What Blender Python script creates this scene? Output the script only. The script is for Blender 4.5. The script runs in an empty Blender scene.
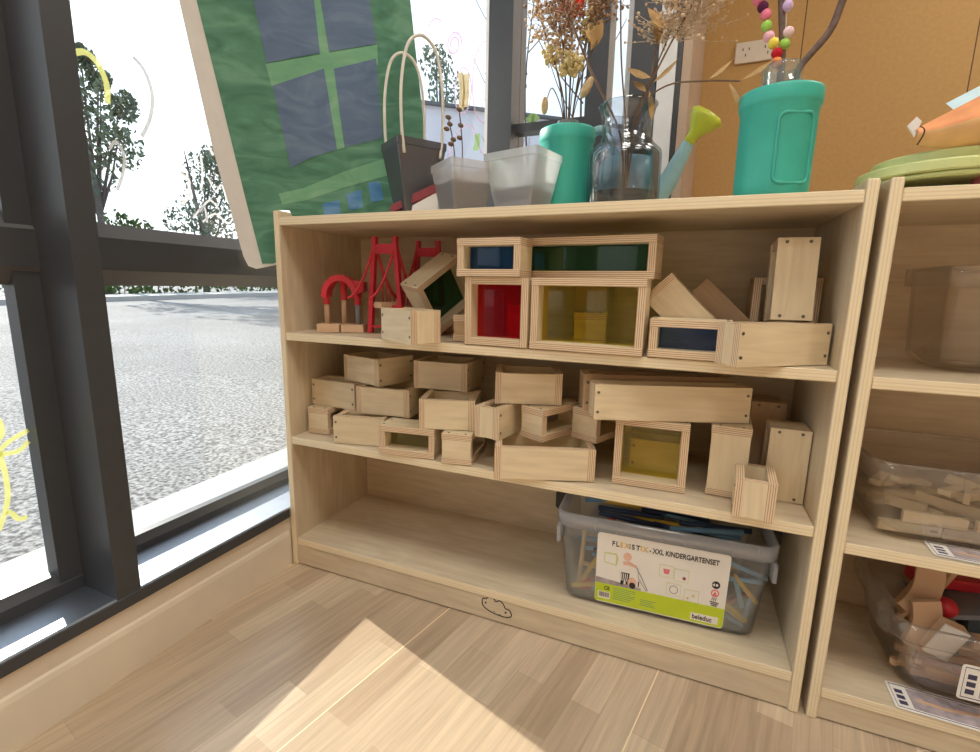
import bpy, bmesh, math, random
from mathutils import Vector, Matrix, Euler
C = bpy.context.scene.collection
sc = bpy.context.scene
rnd = random.Random(7)
PI = math.pi

# ------------------------------------------------------------------ materials
def nm(name):
    m = bpy.data.materials.new(name); m.use_nodes = True
    nt = m.node_tree; nt.nodes.clear()
    out = nt.nodes.new('ShaderNodeOutputMaterial')
    return m, nt, out
def N(nt, typ, **kw):
    n = nt.nodes.new(typ)
    for k, v in kw.items():
        if k in n.inputs: n.inputs[k].default_value = v
        else: setattr(n, k, v)
    return n
def L(nt, a, ai, b, bi): nt.links.new(a.outputs[ai], b.inputs[bi])
def c4(c): return (c[0], c[1], c[2], 1)
def principled(name, col, rough=.5, metal=0, var=.08, scale=30, **kw):
    """plain surface with a slight procedural mottling"""
    m, nt, out = nm(name)
    p = N(nt, 'ShaderNodeBsdfPrincipled', Roughness=rough, Metallic=metal)
    for k, v in kw.items(): p.inputs[k].default_value = v
    tc = N(nt, 'ShaderNodeTexCoord'); no = N(nt, 'ShaderNodeTexNoise', Scale=scale, Detail=3.0)
    L(nt, tc, 'Object', no, 'Vector')
    r = N(nt, 'ShaderNodeValToRGB')
    r.color_ramp.elements[0].position = .3; r.color_ramp.elements[1].position = .7
    r.color_ramp.elements[0].color = c4([x*(1-var) for x in col]); r.color_ramp.elements[1].color = c4([min(1, x*(1+var)) for x in col])
    L(nt, no, 'Fac', r, 'Fac'); L(nt, r, 'Color', p, 'Base Color'); L(nt, p, 0, out, 0)
    return m
def veneer(name, a, b, rough=.42, streak=22, spec=.4):
    """wood face: grain runs along U (metres)"""
    m, nt, out = nm(name)
    p = N(nt, 'ShaderNodeBsdfPrincipled', Roughness=rough); p.inputs['Specular IOR Level'].default_value = spec
    uv = N(nt, 'ShaderNodeUVMap'); mp = N(nt, 'ShaderNodeMapping'); mp.inputs['Scale'].default_value = (2.2, streak, 1)
    L(nt, uv, 0, mp, 'Vector')
    n1 = N(nt, 'ShaderNodeTexNoise', Scale=4.0, Detail=5.0, Distortion=.6); L(nt, mp, 0, n1, 'Vector')
    mp2 = N(nt, 'ShaderNodeMapping'); mp2.inputs['Scale'].default_value = (3, 7, 1); L(nt, uv, 0, mp2, 'Vector')
    n2 = N(nt, 'ShaderNodeTexNoise', Scale=2.0, Detail=2.0, Distortion=1.5); L(nt, mp2, 0, n2, 'Vector')
    mx = N(nt, 'ShaderNodeMath', operation='MULTIPLY_ADD'); L(nt, n1, 'Fac', mx, 0); mx.inputs[1].default_value = .6
    m3 = N(nt, 'ShaderNodeMath', operation='MULTIPLY'); L(nt, n2, 'Fac', m3, 0); m3.inputs[1].default_value = .4
    L(nt, m3, 0, mx, 2)
    r = N(nt, 'ShaderNodeValToRGB'); r.color_ramp.elements[0].position = .34; r.color_ramp.elements[1].position = .64
    r.color_ramp.elements[0].color = c4(a); r.color_ramp.elements[1].color = c4(b)
    L(nt, mx, 0, r, 'Fac'); L(nt, r, 'Color', p, 'Base Color'); L(nt, p, 0, out, 0)
    return m
def plyedge(name, light, dark, layers=4, amount=.75, rough=.55):
    """plywood edge: V runs 0..1 across the thickness"""
    m, nt, out = nm(name)
    p = N(nt, 'ShaderNodeBsdfPrincipled', Roughness=rough); p.inputs['Specular IOR Level'].default_value = .3
    uv = N(nt, 'ShaderNodeUVMap'); sx = N(nt, 'ShaderNodeSeparateXYZ'); L(nt, uv, 0, sx, 0)
    mp = N(nt, 'ShaderNodeMapping'); mp.inputs['Scale'].default_value = (35, 2.5, 1); L(nt, uv, 0, mp, 'Vector')
    no = N(nt, 'ShaderNodeTexNoise', Scale=1.0, Detail=3.0); L(nt, mp, 0, no, 'Vector')
    a = N(nt, 'ShaderNodeMath', operation='MULTIPLY'); L(nt, sx, 'Y', a, 0); a.inputs[1].default_value = layers*2*PI
    b = N(nt, 'ShaderNodeMath', operation='MULTIPLY_ADD'); L(nt, no, 'Fac', b, 0); b.inputs[1].default_value = 1.6; L(nt, a, 0, b, 2)
    s = N(nt, 'ShaderNodeMath', operation='SINE'); L(nt, b, 0, s, 0)
    h = N(nt, 'ShaderNodeMapRange'); L(nt, s, 0, h, 'Value')
    h.inputs['From Min'].default_value = .15; h.inputs['From Max'].default_value = .9; h.inputs['To Max'].default_value = amount
    mix = N(nt, 'ShaderNodeMixRGB'); mix.inputs[1].default_value = c4(light); mix.inputs[2].default_value = c4(dark)
    L(nt, h, 0, mix, 0); L(nt, mix, 0, p, 'Base Color'); L(nt, p, 0, out, 0)
    return m
def clear(name, tint, gloss=.06, body=0, bodycol=(1, 1, 1), rough=.03):
    """thin clear glass or plastic sheet: tinted see-through, a little reflection, optional milky body"""
    m, nt, out = nm(name)
    t = N(nt, 'ShaderNodeBsdfTransparent', Color=c4(tint)); g = N(nt, 'ShaderNodeBsdfGlossy', Roughness=rough)
    lw = N(nt, 'ShaderNodeLayerWeight', Blend=.25)
    ma = N(nt, 'ShaderNodeMath', operation='MULTIPLY_ADD'); L(nt, lw, 'Fresnel', ma, 0); ma.inputs[1].default_value = .45; ma.inputs[2].default_value = gloss*.3
    last = t
    if body:
        d = N(nt, 'ShaderNodeBsdfDiffuse', Color=c4(bodycol)); tr = N(nt, 'ShaderNodeBsdfTranslucent', Color=c4(bodycol))
        dm = N(nt, 'ShaderNodeMixShader', Fac=.5); L(nt, d, 0, dm, 1); L(nt, tr, 0, dm, 2)
        bm = N(nt, 'ShaderNodeMixShader', Fac=body); L(nt, t, 0, bm, 1); L(nt, dm, 0, bm, 2); last = bm
    mx = N(nt, 'ShaderNodeMixShader'); L(nt, ma, 0, mx, 0); L(nt, last, 0, mx, 1); L(nt, g, 0, mx, 2)
    L(nt, mx, 0, out, 0)
    return m
M = {}
M['shelf'] = veneer('maple_veneer', (.57, .46, .315), (.70, .595, .43), rough=.38)
M['shelf_edge'] = plyedge('maple_ply_edge', (.84, .72, .50), (.66, .50, .30), 3.5, .5)
M['block'] = veneer('birch_veneer', (.66, .535, .34), (.79, .665, .455), rough=.5)
M['block_shade'] = veneer('birch_veneer_shade', (.46, .31, .18), (.57, .40, .24), rough=.5)  # darker copy of the birch: shade on the rear blocks put into the colour
M['block_edge'] = plyedge('birch_ply_edge', (.76, .59, .40), (.31, .165, .08), 4, .88)
M['screw'] = principled('screw_steel', (.16, .14, .12), .4, .8)
M['red'] = principled('red_plastic', (.62, .03, .05), .4)
M['peg_wood'] = veneer('beech_wood', (.50, .33, .20), (.62, .43, .28), .5)
M['track_wood'] = veneer('track_beech', (.62, .40, .24), (.74, .52, .34), .5)
M['frame'] = principled('window_frame_paint', (.050, .054, .062), .42, var=.05)
M['bead'] = principled('window_bead_grey', (.10, .10, .105), .4, var=.05)
M['sill'] = principled('sill_metal', (.34, .37, .42), .48, 1.0, var=.04)
M['frame_back'] = principled('back_frame_paint', (.05, .055, .065), .4, var=.05)
M['white_frame'] = principled('white_frame_paint', (.75, .75, .76), .4, var=.03)
M['wall'] = principled('cream_wall_paint', (.76, .67, .54), .7, var=.05, scale=9)
M['base'] = principled('baseboard_paint', (.80, .72, .58), .5, var=.05, scale=9)
M['tan'] = principled('tan_column_paint', (.50, .37, .27), .7, var=.06, scale=6)
M['ceil'] = principled('ceiling_paint', (.42, .40, .37), .8, var=.02)
M['glass'] = clear('window_glass', (.97, .985, .985), .05)
M['teal'] = principled('teal_plastic', (.05, .46, .37), .42, var=.05)
M['teal_d'] = principled('teal_plastic_label', (.05, .42, .34), .5, var=.05)
M['smoke_glass'] = clear('smoky_glass', (.80, .83, .86), .25, rough=.02)
M['jar_glass'] = clear('jar_glass', (.93, .96, .97), .2, .12, (.9, .95, .97))
M['water'] = clear('murky_water', (.12, .10, .07), .15)
M['bin'] = clear('bin_plastic', (.94, .96, .98), .12, .09, (.85, .90, .98), .08)
M['bin_rim'] = clear('bin_rim_plastic', (.95, .96, .98), .12, .42, (.78, .82, .92), .12)
M['bin_clear'] = clear('clear_bin_plastic', (.99, .985, .98), .12, .02, (.92, .88, .84), .06)
M['bin_clear_rim'] = clear('clear_bin_rim', (.98, .975, .97), .14, .09, (.92, .88, .84), .1)
M['pot_white'] = clear('white_pot_plastic', (.9, .9, .9), .2, .40, (.98, .98, .98), .15)
M['pot_grey'] = clear('grey_bag_plastic', (.40, .41, .45), .35, .55, (.24, .25, .28), .1)
M['soil'] = principled('soil', (.045, .042, .042), .95, var=.5, scale=120)
M['cord'] = principled('white_cord', (.72, .70, .63), .6)
M['maroon'] = principled('maroon_paint', (.28, .05, .06), .5, var=.15)
M['white'] = principled('white_paint', (.82, .81, .78), .5, var=.03)
M['card'] = principled('white_card', (.86, .83, .78), .5, var=.02)
M['lime'] = principled('lime_plastic', (.66, .74, .07), .35)
M['lime_label'] = principled('lime_print', (.55, .68, .03), .4, var=.03)
M['can_blue'] = principled('pale_blue_plastic', (.38, .66, .75), .35)
M['plate'] = principled('pale_green_plastic', (.62, .68, .30), .4, var=.04)
M['black'] = principled('black_plastic', (.012, .012, .014), .45)
M['ink'] = principled('black_ink', (.02, .02, .025), .6)
M['twig'] = principled('bark', (.15, .10, .085), .75, var=.3, scale=90)
M['dry'] = principled('dried_stem', (.16, .10, .06), .8, var=.2)
M['dry_leaf'] = principled('dried_leaf', (.45, .29, .12), .7, var=.25, scale=60)
M['seed'] = principled('dried_seed', (.34, .21, .13), .7, var=.3, scale=200)
M['seed_pale'] = principled('pale_dried_seed', (.66, .50, .34), .7, var=.3, scale=200)
M['statice'] = principled('cream_dried_flower', (.72, .60, .30), .8, var=.25, scale=150)
M['redflower'] = principled('red_dried_flower', (.70, .05, .03), .7, var=.3, scale=120)
M['tail'] = principled('bunny_tail_fluff', (.58, .44, .26), .9, var=.2, scale=200)
M['foliage'] = principled('outdoor_foliage', (.13, .17, .11), .8, var=.5, scale=2)
M['hedge'] = principled('hedge_foliage', (.07, .12, .03), .8, var=.5, scale=3)
M['trunk'] = principled('outdoor_trunk', (.12, .10, .09), .9, var=.3)
M['building'] = principled('pale_render', (.72, .70, .76), .8, var=.04, scale=.5)
M['socket'] = principled('socket_plastic', (.72, .66, .55), .45, var=.02)
M['orange'] = principled('orange_paper', (.85, .34, .14), .6, var=.2, scale=25)
M['peach'] = principled('peach_paper', (.80, .50, .24), .6, var=.12, scale=25)
M['blue_paper'] = principled('pale_blue_paper', (.62, .80, .86), .6)
M['pink'] = principled('pink_paper', (.80, .20, .22), .6)
M['grey_plastic'] = principled('grey_plastic', (.22, .23, .26), .4, var=.1)
M['greydark'] = principled('dark_teal_plastic', (.05, .075, .09), .4, var=.2)
M['photo'] = principled('photo_print', (.42, .36, .38), .45, var=.35, scale=60)
M['navy'] = principled('navy_ink', (.05, .05, .10), .6)
for k, v in dict(pane_red=(.92, .12, .18), pane_yellow=(.96, .91, .40), pane_blue=(.20, .46, .78), pane_green=(.28, .52, .36), pane_olive=(.80, .79, .55)).items():
    M[k] = clear('acrylic_'+k, v, .1, .12 if k != 'pane_yellow' else .05, tuple(x**1.6 for x in v))
for k, v in dict(yellow=(.80, .52, .06), red=(.50, .03, .04), blue=(.14, .30, .48), natural=(.68, .48, .24), navy=(.02, .04, .10), sky=(.28, .52, .70)).items():
    M['stick_'+k] = principled('stick_'+k, v, .5, var=.1)
POM = dict(pink=(.85, .22, .34), hot=(.80, .05, .20), rose=(.88, .48, .60), plum=(.10, .01, .06), green=(.36, .66, .12), yellow=(.86, .72, .10), crimson=(.55, .01, .02), orange=(.85, .28, .08), blue=(.30, .62, .80), white=(.86, .86, .78), lilac=(.62, .46, .74), pale=(.85, .62, .66))
for k, v in POM.items(): M['pom_'+k] = principled('pom_'+k, v, .9, var=.12, scale=400)

def floor_mat():
    m, nt, out = nm('laminate_floor')
    p = N(nt, 'ShaderNodeBsdfPrincipled', Roughness=.30)
    tc = N(nt, 'ShaderNodeTexCoord'); mp = N(nt, 'ShaderNodeMapping')
    mp.inputs['Rotation'].default_value = (0, 0, math.radians(-78)); mp.inputs['Location'].default_value = (20.13, .403, 0)
    L(nt, tc, 'Object', mp, 'Vector')
    br = N(nt, 'ShaderNodeTexBrick', Scale=1.0); br.offset = .37; br.squash = 1
    br.inputs['Brick Width'].default_value = .24; br.inputs['Row Height'].default_value = .050
    br.inputs['Mortar Size'].default_value = .0006; br.inputs['Mortar Smooth'].default_value = .4
    br.inputs['Color1'].default_value = (.44, .325, .22, 1); br.inputs['Color2'].default_value = (.62, .495, .35, 1); br.inputs['Mortar'].default_value = (.45, .34, .23, 1)
    L(nt, mp, 0, br, 'Vector')
    g = N(nt, 'ShaderNodeMapping'); g.inputs['Scale'].default_value = (3, 60, 1); L(nt, mp, 0, g, 'Vector')
    no = N(nt, 'ShaderNodeTexNoise', Scale=2.0, Detail=5.0, Distortion=.7); L(nt, g, 0, no, 'Vector')
    mr = N(nt, 'ShaderNodeMapRange'); L(nt, no, 'Fac', mr, 'Value'); mr.inputs['From Min'].default_value = .3; mr.inputs['From Max'].default_value = .7
    mr.inputs['To Min'].default_value = .84; mr.inputs['To Max'].default_value = 1.12
    mul = N(nt, 'ShaderNodeMixRGB', blend_type='MULTIPLY'); mul.inputs[0].default_value = 1
    L(nt, br, 'Color', mul, 1); L(nt, mr, 0, mul, 2)
    b2 = N(nt, 'ShaderNodeTexBrick', Scale=1.0); b2.offset = .5
    b2.inputs['Brick Width'].default_value = 90.0; b2.inputs['Row Height'].default_value = .40; b2.inputs['Mortar Size'].default_value = .0011; b2.inputs['Mortar Smooth'].default_value = .2
    L(nt, mp, 0, b2, 'Vector')
    mx = N(nt, 'ShaderNodeMixRGB'); mx.inputs[2].default_value = (.88, .72, .48, 1)
    L(nt, b2, 'Fac', mx, 0); L(nt, mul, 0, mx, 1); L(nt, mx, 0, p, 'Base Color')
    L(nt, p, 0, out, 0); return m
M['floor'] = floor_mat()
def asphalt_mat():
    m, nt, out = nm('asphalt')
    p = N(nt, 'ShaderNodeBsdfPrincipled', Roughness=.9)
    tc = N(nt, 'ShaderNodeTexCoord')
    no = N(nt, 'ShaderNodeTexNoise', Scale=62.0, Detail=6.0); L(nt, tc, 'Object', no, 'Vector')
    n2 = N(nt, 'ShaderNodeTexNoise', Scale=.5, Detail=4.0); L(nt, tc, 'Object', n2, 'Vector')
    r = N(nt, 'ShaderNodeValToRGB'); r.color_ramp.elements[0].position = .38; r.color_ramp.elements[1].position = .62
    r.color_ramp.elements[0].color = (.055, .055, .06, 1); r.color_ramp.elements[1].color = (.34, .335, .33, 1)
    L(nt, no, 'Fac', r, 'Fac')
    mr = N(nt, 'ShaderNodeMapRange'); L(nt, n2, 'Fac', mr, 'Value'); mr.inputs['From Min'].default_value = .3; mr.inputs['From Max'].default_value = .7; mr.inputs['To Min'].default_value = .75; mr.inputs['To Max'].default_value = 1.2
    mul = N(nt, 'ShaderNodeMixRGB', blend_type='MULTIPLY'); mul.inputs[0].default_value = 1
    L(nt, r, 0, mul, 1); L(nt, mr, 0, mul, 2); L(nt, mul, 0, p, 'Base Color'); L(nt, p, 0, out, 0); return m
M['asphalt'] = asphalt_mat()
M['apron'] = principled('pale_concrete', (.45, .445, .43), .8, var=.08, scale=40)
def paint_mat(name, a, b, c):
    """brushy poster paint"""
    m, nt, out = nm(name)
    p = N(nt, 'ShaderNodeBsdfPrincipled', Roughness=.6)
    tc = N(nt, 'ShaderNodeTexCoord'); mp = N(nt, 'ShaderNodeMapping'); mp.inputs['Scale'].default_value = (9, 9, 26); mp.inputs['Rotation'].default_value = (0, .5, 0)
    L(nt, tc, 'Object', mp, 0)
    no = N(nt, 'ShaderNodeTexNoise', Scale=1.2, Detail=5.0, Distortion=1.2); L(nt, mp, 0, no, 'Vector')
    r = N(nt, 'ShaderNodeValToRGB'); r.color_ramp.elements[0].position = .32; r.color_ramp.elements[1].position = .68
    r.color_ramp.elements[0].color = c4(a); r.color_ramp.elements[1].color = c4(c); e = r.color_ramp.elements.new(.5); e.color = c4(b)
    L(nt, no, 0, r, 0); L(nt, r, 0, p, 'Base Color'); L(nt, p, 0, out, 0); return m
M['green_paint'] = paint_mat('green_paint', (.065, .21, .14), (.10, .29, .20), (.17, .39, .28))
M['green_light'] = paint_mat('light_green_paint', (.16, .42, .26), (.20, .48, .30), (.26, .54, .36))
M['slate_paint'] = paint_mat('slate_blue_paint', (.10, .17, .29), (.13, .21, .35), (.17, .26, .40))
M['blue_paint'] = paint_mat('bright_blue_paint', (.05, .20, .50), (.09, .28, .60), (.20, .42, .72))
M['mark_white'] = clear('white_window_marker', (.9, .9, .9), .02, .6, (.8, .8, .8), .4)
M['mark_grey'] = clear('grey_window_marker', (.85, .85, .85), .02, .6, (.55, .53, .52), .4)
M['mark_yellow'] = clear('yellow_window_marker', (.96, .95, .68), .02, .42, (.78, .79, .42), .4)
M['mark_pink'] = clear('pink_window_marker', (.95, .85, .92), .02, .35, (.85, .68, .80), .4)
M['mark_cream'] = clear('cream_window_marker', (.95, .9, .75), .02, .6, (.82, .72, .50), .4)
M['mark_green'] = clear('green_window_marker', (.8, .95, .7), .02, .5, (.55, .75, .40), .4)
def wall_panel_mat():
    m, nt, out = nm('ochre_wall_panel')
    p = N(nt, 'ShaderNodeBsdfPrincipled', Roughness=.65)
    tc = N(nt, 'ShaderNodeTexCoord'); no = N(nt, 'ShaderNodeTexNoise', Scale=70.0, Detail=3.0); L(nt, tc, 'Object', no, 'Vector')
    r = N(nt, 'ShaderNodeValToRGB'); r.color_ramp.elements[0].position = .3; r.color_ramp.elements[1].position = .7
    r.color_ramp.elements[0].color = (.52, .315, .105, 1); r.color_ramp.elements[1].color = (.57, .35, .125, 1)
    L(nt, no, 0, r, 0)
    br = N(nt, 'ShaderNodeTexBrick', Scale=1.0); br.offset = 0
    br.inputs['Brick Width'].default_value = .58; br.inputs['Row Height'].default_value = 9.0; br.inputs['Mortar Size'].default_value = .0022; br.inputs['Mortar Smooth'].default_value = .1
    mp = N(nt, 'ShaderNodeMapping'); mp.inputs['Rotation'].default_value = (PI/2, 0, 0); mp.inputs['Location'].default_value = (-1.157, 0.0, 0)
    sx = N(nt, 'ShaderNodeSeparateXYZ'); L(nt, tc, 'Object', sx, 0); cx = N(nt, 'ShaderNodeCombineXYZ')
    ad = N(nt, 'ShaderNodeMath', operation='ADD'); L(nt, sx, 'X', ad, 0); ad.inputs[1].default_value = -1.157+.58*6
    ad2 = N(nt, 'ShaderNodeMath', operation='ADD'); L(nt, sx, 'Z', ad2, 0); ad2.inputs[1].default_value = 3.0
    L(nt, ad, 0, cx, 'X'); L(nt, ad2, 0, cx, 'Y'); L(nt, cx, 0, br, 'Vector')
    mx = N(nt, 'ShaderNodeMixRGB'); mx.inputs[2].default_value = (.10, .05, .02, 1); L(nt, br, 'Fac', mx, 0); L(nt, r, 0, mx, 1)
    L(nt, mx, 0, p, 'Base Color'); L(nt, p, 0, out, 0); return m
M['ochre'] = wall_panel_mat()
def emis(name, col, s):
    m, nt, out = nm(name); e = N(nt, 'ShaderNodeEmission', Color=c4(col), Strength=s); L(nt, e, 0, out, 0); return m

# ------------------------------------------------------------------ mesh building
class MB:
    def __init__(s, mats): s.v = []; s.f = []; s.uv = []; s.mi = []; s.sm = []; s.mats = mats; s.X = Matrix()
    def add(s, vs, fs, uvs=None, mi=0, sm=False):
        o = len(s.v); s.v += [s.X @ Vector(p) for p in vs]
        for i, f in enumerate(fs):
            s.f.append([o+k for k in f]); s.uv.append(uvs[i] if uvs else [(0, 0)]*len(f)); s.mi.append(mi if isinstance(mi, int) else mi[i]); s.sm.append(sm)
        return s
    def box(s, a, b, t=None, face=0, edge=1, P=None):
        """box a..b; t = thickness axis of a wood board: its two faces are veneer, the rest ply edge"""
        a = list(a); b = list(b); P = P or (lambda p: p)
        vs = [(x, y, z) for x in (a[0], b[0]) for y in (a[1], b[1]) for z in (a[2], b[2])]
        F = [((0, 1, 3, 2), 0), ((4, 6, 7, 5), 0), ((0, 4, 5, 1), 1), ((2, 3, 7, 6), 1), ((0, 2, 6, 4), 2), ((1, 5, 7, 3), 2)]
        dim = [b[i]-a[i] for i in range(3)]; uvs = []; mi = []; ou, ov = rnd.random()*9, rnd.random()*9
        for f, ax in F:
            o = [i for i in range(3) if i != ax]
            if t is None or ax == t:
                u, w = (o[0], o[1]) if dim[o[0]] >= dim[o[1]] else (o[1], o[0])
                uvs.append([(vs[k][u]+ou, vs[k][w]+ov) for k in f]); mi.append(face)
            else:
                u = [i for i in o if i != t][0]
                uvs.append([(vs[k][u]+ou, (vs[k][t]-a[t])/max(dim[t], 1e-6)) for k in f]); mi.append(edge)
        return s.add([P(p) for p in vs], [f for f, _ in F], uvs, mi)
    def tube(s, pts, r, n=8, mi=0, cap=True, close=False):
        pts = [Vector(p) for p in pts]; rs = r if isinstance(r, (list, tuple)) else [r]*len(pts)
        vs = []; k = len(pts)
        up = Vector((0, 0, 1))
        for i, p in enumerate(pts):
            d = (pts[(i+1) % k]-pts[i-1]) if close else (pts[min(i+1, k-1)]-pts[max(i-1, 0)])
            d = d.normalized() if d.length > 1e-9 else Vector((0, 0, 1))
            if i == 0:
                ref = up if abs(d.z) < .9 else Vector((1, 0, 0)); a = d.cross(ref).normalized()
            else:
                a = (a-d*a.dot(d)); a = a.normalized() if a.length > 1e-6 else d.orthogonal().normalized()
            b = d.cross(a)
            for j in range(n):
                q = 2*PI*j/n; vs.append(p+(a*math.cos(q)+b*math.sin(q))*rs[i])
        fs = []
        for i in range(k if close else k-1):
            i2 = (i+1) % k
            for j in range(n): fs.append((i*n+j, i*n+(j+1) % n, i2*n+(j+1) % n, i2*n+j))
        if cap and not close: fs += [tuple(range(n-1, -1, -1)), tuple((k-1)*n+j for j in range(n))]
        return s.add(vs, fs, None, mi, True)
    def lathe(s, prof, c=(0, 0, 0), n=32, mi=0, sx=1, sy=1, smooth=True):
        vs = []; fs = []; k = len(prof)
        for r, z in prof:
            for j in range(n):
                q = 2*PI*j/n; vs.append((c[0]+r*sx*math.cos(q), c[1]+r*sy*math.sin(q), c[2]+z))
        for i in range(k-1):
            for j in range(n): fs.append((i*n+j, i*n+(j+1) % n, (i+1)*n+(j+1) % n, (i+1)*n+j))
        if prof[0][0] > 1e-6: fs.append(tuple(range(n-1, -1, -1)))
        if prof[-1][0] > 1e-6: fs.append(tuple((k-1)*n+j for j in range(n)))
        return s.add(vs, fs, None, mi, smooth)
    def ball(s, c, r, n=8, m=6, mi=0, sc=(1, 1, 1), X=None):
        vs = []; fs = []; X = X or Matrix()
        for i in range(m+1):
            a = PI*i/m
            for j in range(n):
                q = 2*PI*j/n; vs.append(Vector(c)+X @ Vector((r*sc[0]*math.sin(a)*math.cos(q), r*sc[1]*math.sin(a)*math.sin(q), r*sc[2]*math.cos(a))))
        for i in range(m):
            for j in range(n): fs.append((i*n+j, (i+1)*n+j, (i+1)*n+(j+1) % n, i*n+(j+1) % n))
        return s.add(vs, fs, None, mi, True)
    def prism(s, poly, F, d, mi=0, sm=False):
        """poly of (a,b) mapped by F(a,b,depth); solid between depth 0 and d"""
        n = len(poly)
        vs = [F(a, b, 0) for a, b in poly]+[F(a, b, d) for a, b in poly]
        fs = [tuple(range(n)), tuple(range(2*n-1, n-1, -1))]+[(i, (i+1) % n, n+(i+1) % n, n+i) for i in range(n)]
        return s.add(vs, fs, None, mi, sm)
    def ribbon(s, pts, w, F, d=.0004, mi=0, close=False):
        """flat stroke of width w along 2D points, mapped by F(a,b,depth)"""
        k = len(pts); Ls = []; Rs = []
        for i in range(k):
            p0 = pts[i-1] if (i or close) else pts[0]; p1 = pts[(i+1) % k] if (i < k-1 or close) else pts[-1]
            dx, dy = p1[0]-p0[0], p1[1]-p0[1]; l = math.hypot(dx, dy) or 1; nx, ny = -dy/l*w/2, dx/l*w/2
            Ls.append((pts[i][0]+nx, pts[i][1]+ny)); Rs.append((pts[i][0]-nx, pts[i][1]-ny))
        for i in range(k if close else k-1):
            j = (i+1) % k
            s.prism([Ls[i], Ls[j], Rs[j], Rs[i]], F, d, mi)
        return s
    def build(s, name, parent=None, recalc=True, bevel=0):
        me = bpy.data.meshes.new(name); me.from_pydata([tuple(p) for p in s.v], [], s.f)
        for m in s.mats: me.materials.append(m)
        ul = me.uv_layers.new(name='UVMap'); i = 0
        for pi, poly in enumerate(me.polygons):
            poly.material_index = s.mi[pi]; poly.use_smooth = s.sm[pi]
            for k in range(poly.loop_total): ul.data[poly.loop_start+k].uv = s.uv[pi][k]
        if recalc:
            bm = bmesh.new(); bm.from_mesh(me); bmesh.ops.recalc_face_normals(bm, faces=bm.faces); bm.to_mesh(me); bm.free()
        o = bpy.data.objects.new(name, me); C.objects.link(o)
        if parent: o.parent = parent
        if bevel:
            b = o.modifiers.new('bevel', 'BEVEL'); b.width = bevel; b.segments = 2; b.limit_method = 'ANGLE'
        return o
def catmull(pts, n=8, close=False):
    P = [Vector(p) for p in pts]; k = len(P); out = []
    for i in range(k if close else k-1):
        if close: a, b, c, d = P[i-1], P[i], P[(i+1) % k], P[(i+2) % k]
        else: a, b, c, d = P[max(i-1, 0)], P[i], P[i+1], P[min(i+2, k-1)]
        for j in range(n):
            t = j/n; out.append(.5*((2*b)+(c-a)*t+(2*a-5*b+4*c-d)*t*t+(3*b-a-3*c+d)*t**3))
    if not close: out.append(P[-1])
    return out
def rrect(w, d, r, n=5):
    out = []
    for cx, cy, a0 in ((w/2-r, d/2-r, 0), (-w/2+r, d/2-r, PI/2), (-w/2+r, -d/2+r, PI), (w/2-r, -d/2+r, 1.5*PI)):
        for i in range(n+1):
            a = a0+PI/2*i/n; out.append((cx+r*math.cos(a), cy+r*math.sin(a)))
    return out
def loft(mb, loops, mi=0, cap0=True, cap1=True, sm=True):
    n = len(loops[0]); vs = [p for l in loops for p in l]; fs = []
    for i in range(len(loops)-1):
        for j in range(n): fs.append((i*n+j, i*n+(j+1) % n, (i+1)*n+(j+1) % n, (i+1)*n+j))
    if cap0: fs.append(tuple(range(n-1, -1, -1)))
    if cap1: fs.append(tuple((len(loops)-1)*n+j for j in range(n)))
    return mb.add(vs, fs, None, mi, sm)
def tag(o, label, cat, group=None, kind=None):
    o['label'] = label; o['category'] = cat
    if group: o['group'] = group
    if kind: o['kind'] = kind
    return o
def thing(name, label, cat, loc=(0, 0, 0), yaw=0, group=None):
    o = bpy.data.objects.new(name, None); C.objects.link(o); o.empty_display_size = .05
    o.location = loc; o.rotation_euler = (0, 0, math.radians(yaw))
    return tag(o, label, cat, group)
def struct(o): o['kind'] = 'structure'; return o
def text(body, size, mat, name, parent, loc, rot, align='LEFT', ext=.0003, shear=0, sx=1):
    cu = bpy.data.curves.new(name, 'FONT'); cu.body = body; cu.size = size; cu.extrude = ext; cu.offset = .00022; cu.align_x = align; cu.shear = shear
    to = bpy.data.objects.new('tmp_text', cu); C.objects.link(to)
    dg = bpy.context.evaluated_depsgraph_get(); me = bpy.data.meshes.new_from_object(to.evaluated_get(dg))
    bpy.data.objects.remove(to); bpy.data.curves.remove(cu)
    me.materials.clear(); me.materials.append(mat)
    o = bpy.data.objects.new(name, me); C.objects.link(o); o.parent = parent; o.location = loc; o.rotation_euler = rot; o.scale = (sx, 1, 1)
    return o

# ------------------------------------------------------------------ room shell
YB = .40            # inner face of the window wall behind the shelf
XR, YF = 4.2, -3.6
def sbox(name, a, b, mat):
    return struct(MB([M[mat]]).box(a, b).build(name))
sbox('floor', (-.02, YF, -.05), (XR, 1.85, 0), 'floor')
sbox('ceiling', (-.14, YF, 2.7), (XR, 1.9, 2.8), 'ceil')
sbox('wall_left', (-.155, YF, -.12), (-.004, YB+.08, .121), 'wall')
sbox('wall_left_upper', (-.155, YF, 2.35), (0, YB+.08, 2.7), 'wall')
b = MB([M['base']]); b.box((-.004, YF, 0), (.0, -.003, .074)); b.prism([(-.004, .074), (0, .074), (-.0015, .082), (-.004, .086)], lambda a, c, d: (a, YF+d, c), -.003-YF)
struct(b.build('baseboard_left'))
sbox('wall_back_lower', (-.155, YB, -.12), (.775, YB+.12, .74), 'wall')
sbox('wall_back_upper', (-.155, YB, 2.35), (.775, YB+.12, 2.7), 'wall')
b = MB([M['tan']]); b.box((.757, YB, 0), (.775, 1.8, 2.7)); struct(b.build('wall_column'))
sbox('wall_back', (.757, 1.8, 0), (XR, 1.85, 2.7), 'ochre')
sbox('wall_right', (XR, YF, 0), (XR+.1, 1.85, 2.7), 'tan')
b = MB([M['tan']])
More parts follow.
